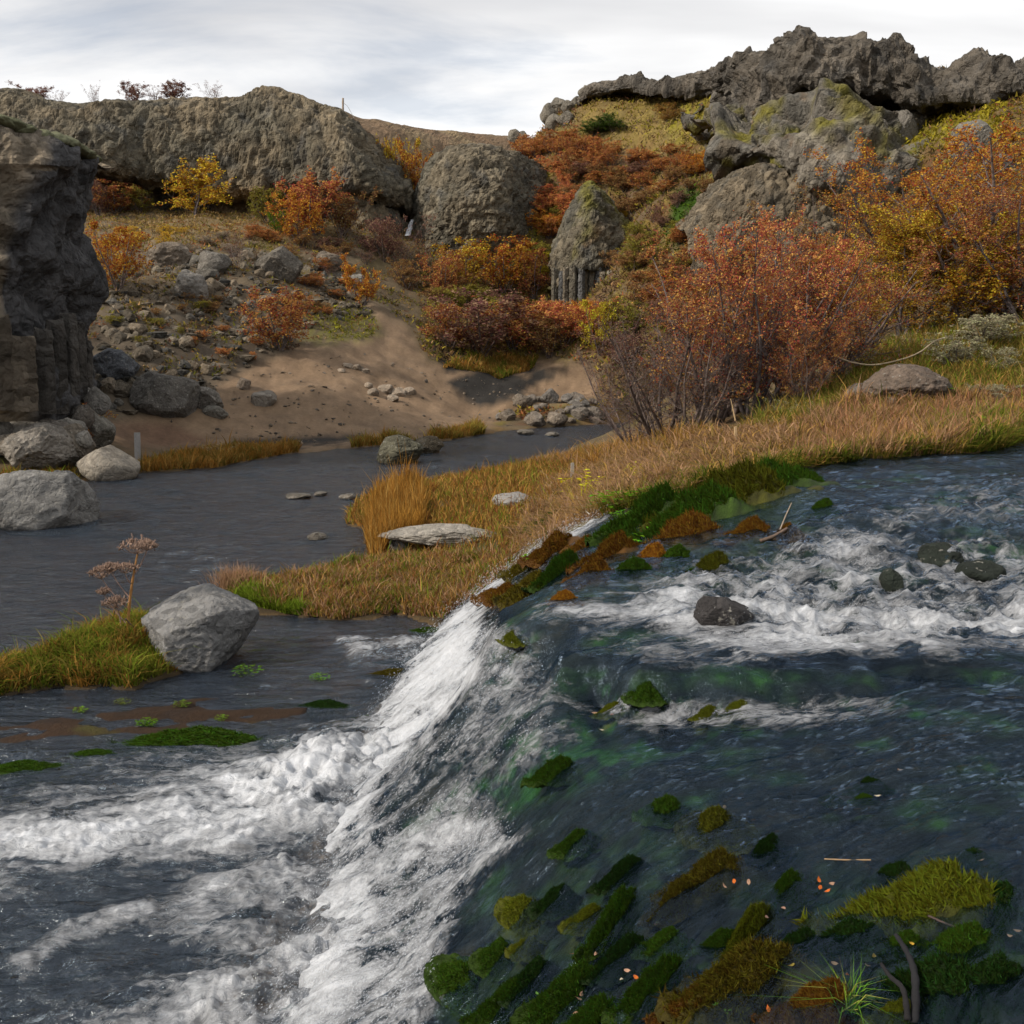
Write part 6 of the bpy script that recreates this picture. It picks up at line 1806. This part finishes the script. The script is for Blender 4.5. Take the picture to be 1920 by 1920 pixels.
def umbel(c, r, seed, parent):
    rg = np.random.default_rng(seed)
    V, F, off = [], [], 0
    for i in range(22):
        a_, q_ = 2 * np.pi * i / 22 + rg.uniform(-.2, .2), math.sqrt(rg.random())
        tip = c + np.array([r * q_ * math.cos(a_), r * q_ * math.sin(a_), r * (.75 - .35 * q_)])
        v, f = tube([c, (c + tip) / 2 + np.array([0, 0, -.1 * r]), tip], [.003, .0025, .002], 3)
        V.append(v)
        F.append(f + off)
        off += len(v)
        for j in range(9):
            t2 = tip + rg.normal(size=3) * r * .13 + np.array([0, 0, r * .1])
            v, f = tube([tip, t2, t2 + np.array([0, 0, .006])], [.002, .007, .005], 3)
            V.append(v)
            F.append(f + off)
            off += len(v)
    link('umbel', mesh_data('umbel', np.concatenate(V), np.concatenate(F), mats=[M_wood]), parent=parent, color=(.27, .185, .14))


yA = ab[1]
top_ = at_y(258, 1038, yA)
stick('stem', None, None, [ab, at_y(243, 1130, yA), at_y(250, 1080, yA), top_], .017, .008, (.30, .15, .05), parent=e)
umbel(top_, .17, 1, e)
for i, (u1, v1, u2, v2, r) in enumerate([(240, 1140, 190, 1085, .09), (243, 1120, 208, 1072, .07), (247, 1095, 234, 1075, .08), (250, 1080, 276, 1032, .07), (238, 1170, 195, 1115, .05)]):
    q_ = at_y(u2, v2, yA + .1 * math.sin(i * 2))
    stick('branch', None, None, [at_y(u1, v1, yA), (at_y(u1, v1, yA) + q_) / 2 + np.array([0, 0, -.02]), q_], .007, .004, (.2, .13, .1), parent=e)
    umbel(q_, r * 1.35, 2 + i, e)
sb = hit(228, 1198, water0)[0]
stick('stem', None, None, [sb, at_y(226, 1165, yA), at_y(218, 1130, yA)], .009, .005, (.16, .11, .09), parent=e)
umbel(at_y(218, 1140, yA), .12, 9, e)
stick('twig', 'dark dead twig leaning from the islet grass against the boulder', 'twig', [at_y(235, 1160, yA - .2), at_y(255, 1180, yA - .1), at_y(278, 1195, yA)], .008, .004, (.08, .06, .05))

# ------------------------------------------------------------------ spray over the fall and rapids
M_drop, nt, out = new_mat('spray')
pd = nd(nt, 'ShaderNodeBsdfPrincipled', {'Base Color': (.6, .64, .7, 1), 'Roughness': .25})
nt.links.new(pd.outputs[0], out.inputs[0])
rg = np.random.default_rng(99)
so = bpy.data.objects['stream'].data
co = np.empty(len(so.vertices) * 3, np.float32)
so.vertices.foreach_get('co', co)
co = co.reshape(-1, 3)
fo = np.empty(len(co), np.float32)
so.attributes['foam'].data.foreach_get('value', fo)
fall_i = np.where((fo > .4) & (co[:, 0] < np.where(co[:, 1] > 8, 1.1, .25)) & (co[:, 2] < 1.3) & (co[:, 2] > .02))[0]
rap_i = np.where((fo > .55) & (co[:, 0] > 1.0) & (co[:, 1] > 4.5))[0]
pk = np.concatenate([rg.choice(fall_i, 22000), rg.choice(rap_i, 2500)])
c = co[pk].astype(float)
nf = 22000
j = np.abs(rg.normal(size=(len(c), 3)))
c[:nf] += np.stack([-j[:nf, 0] * .06, rg.normal(size=nf) * .03, j[:nf, 1] * .06 - .005], 1)
c[nf:] += np.stack([rg.normal(size=len(c) - nf) * .03, rg.normal(size=len(c) - nf) * .03, j[nf:, 2] * .05], 1)
r = rg.uniform(.0005, .0016, len(c)) * (.6 + .085 * c[:, 1])
oc = np.array([(1, 0, 0), (-1, 0, 0), (0, 1, 0), (0, -1, 0), (0, 0, 1.), (0, 0, -1.)], float)
of = np.array([(0, 2, 4), (2, 1, 4), (1, 3, 4), (3, 0, 4), (2, 0, 5), (1, 2, 5), (3, 1, 5), (0, 3, 5)])
st = np.where(np.arange(len(c)) < nf, rg.uniform(1, 7, len(c)), rg.uniform(1, 2.5, len(c)))
v = oc[None] * r[:, None, None]
fd = np.stack([-.75 + .2 * rg.normal(size=len(c)), -.15 + .15 * rg.normal(size=len(c)), -.8 + .15 * rg.normal(size=len(c))], 1)
fd /= np.linalg.norm(fd, axis=1)[:, None]
along = v[..., 2:3]
v = v * np.array([1, 1, 0]) + along * fd[:, None] * st[:, None, None] + c[:, None]
v = v.reshape(-1, 3)
f = (np.arange(len(c))[:, None, None] * 6 + of[None]).reshape(-1, 3)
link('spray', mesh_data('spray', v, f, mats=[M_drop]), kind='stuff', label='white droplets thrown up along the fall and rapids', cat='spray')
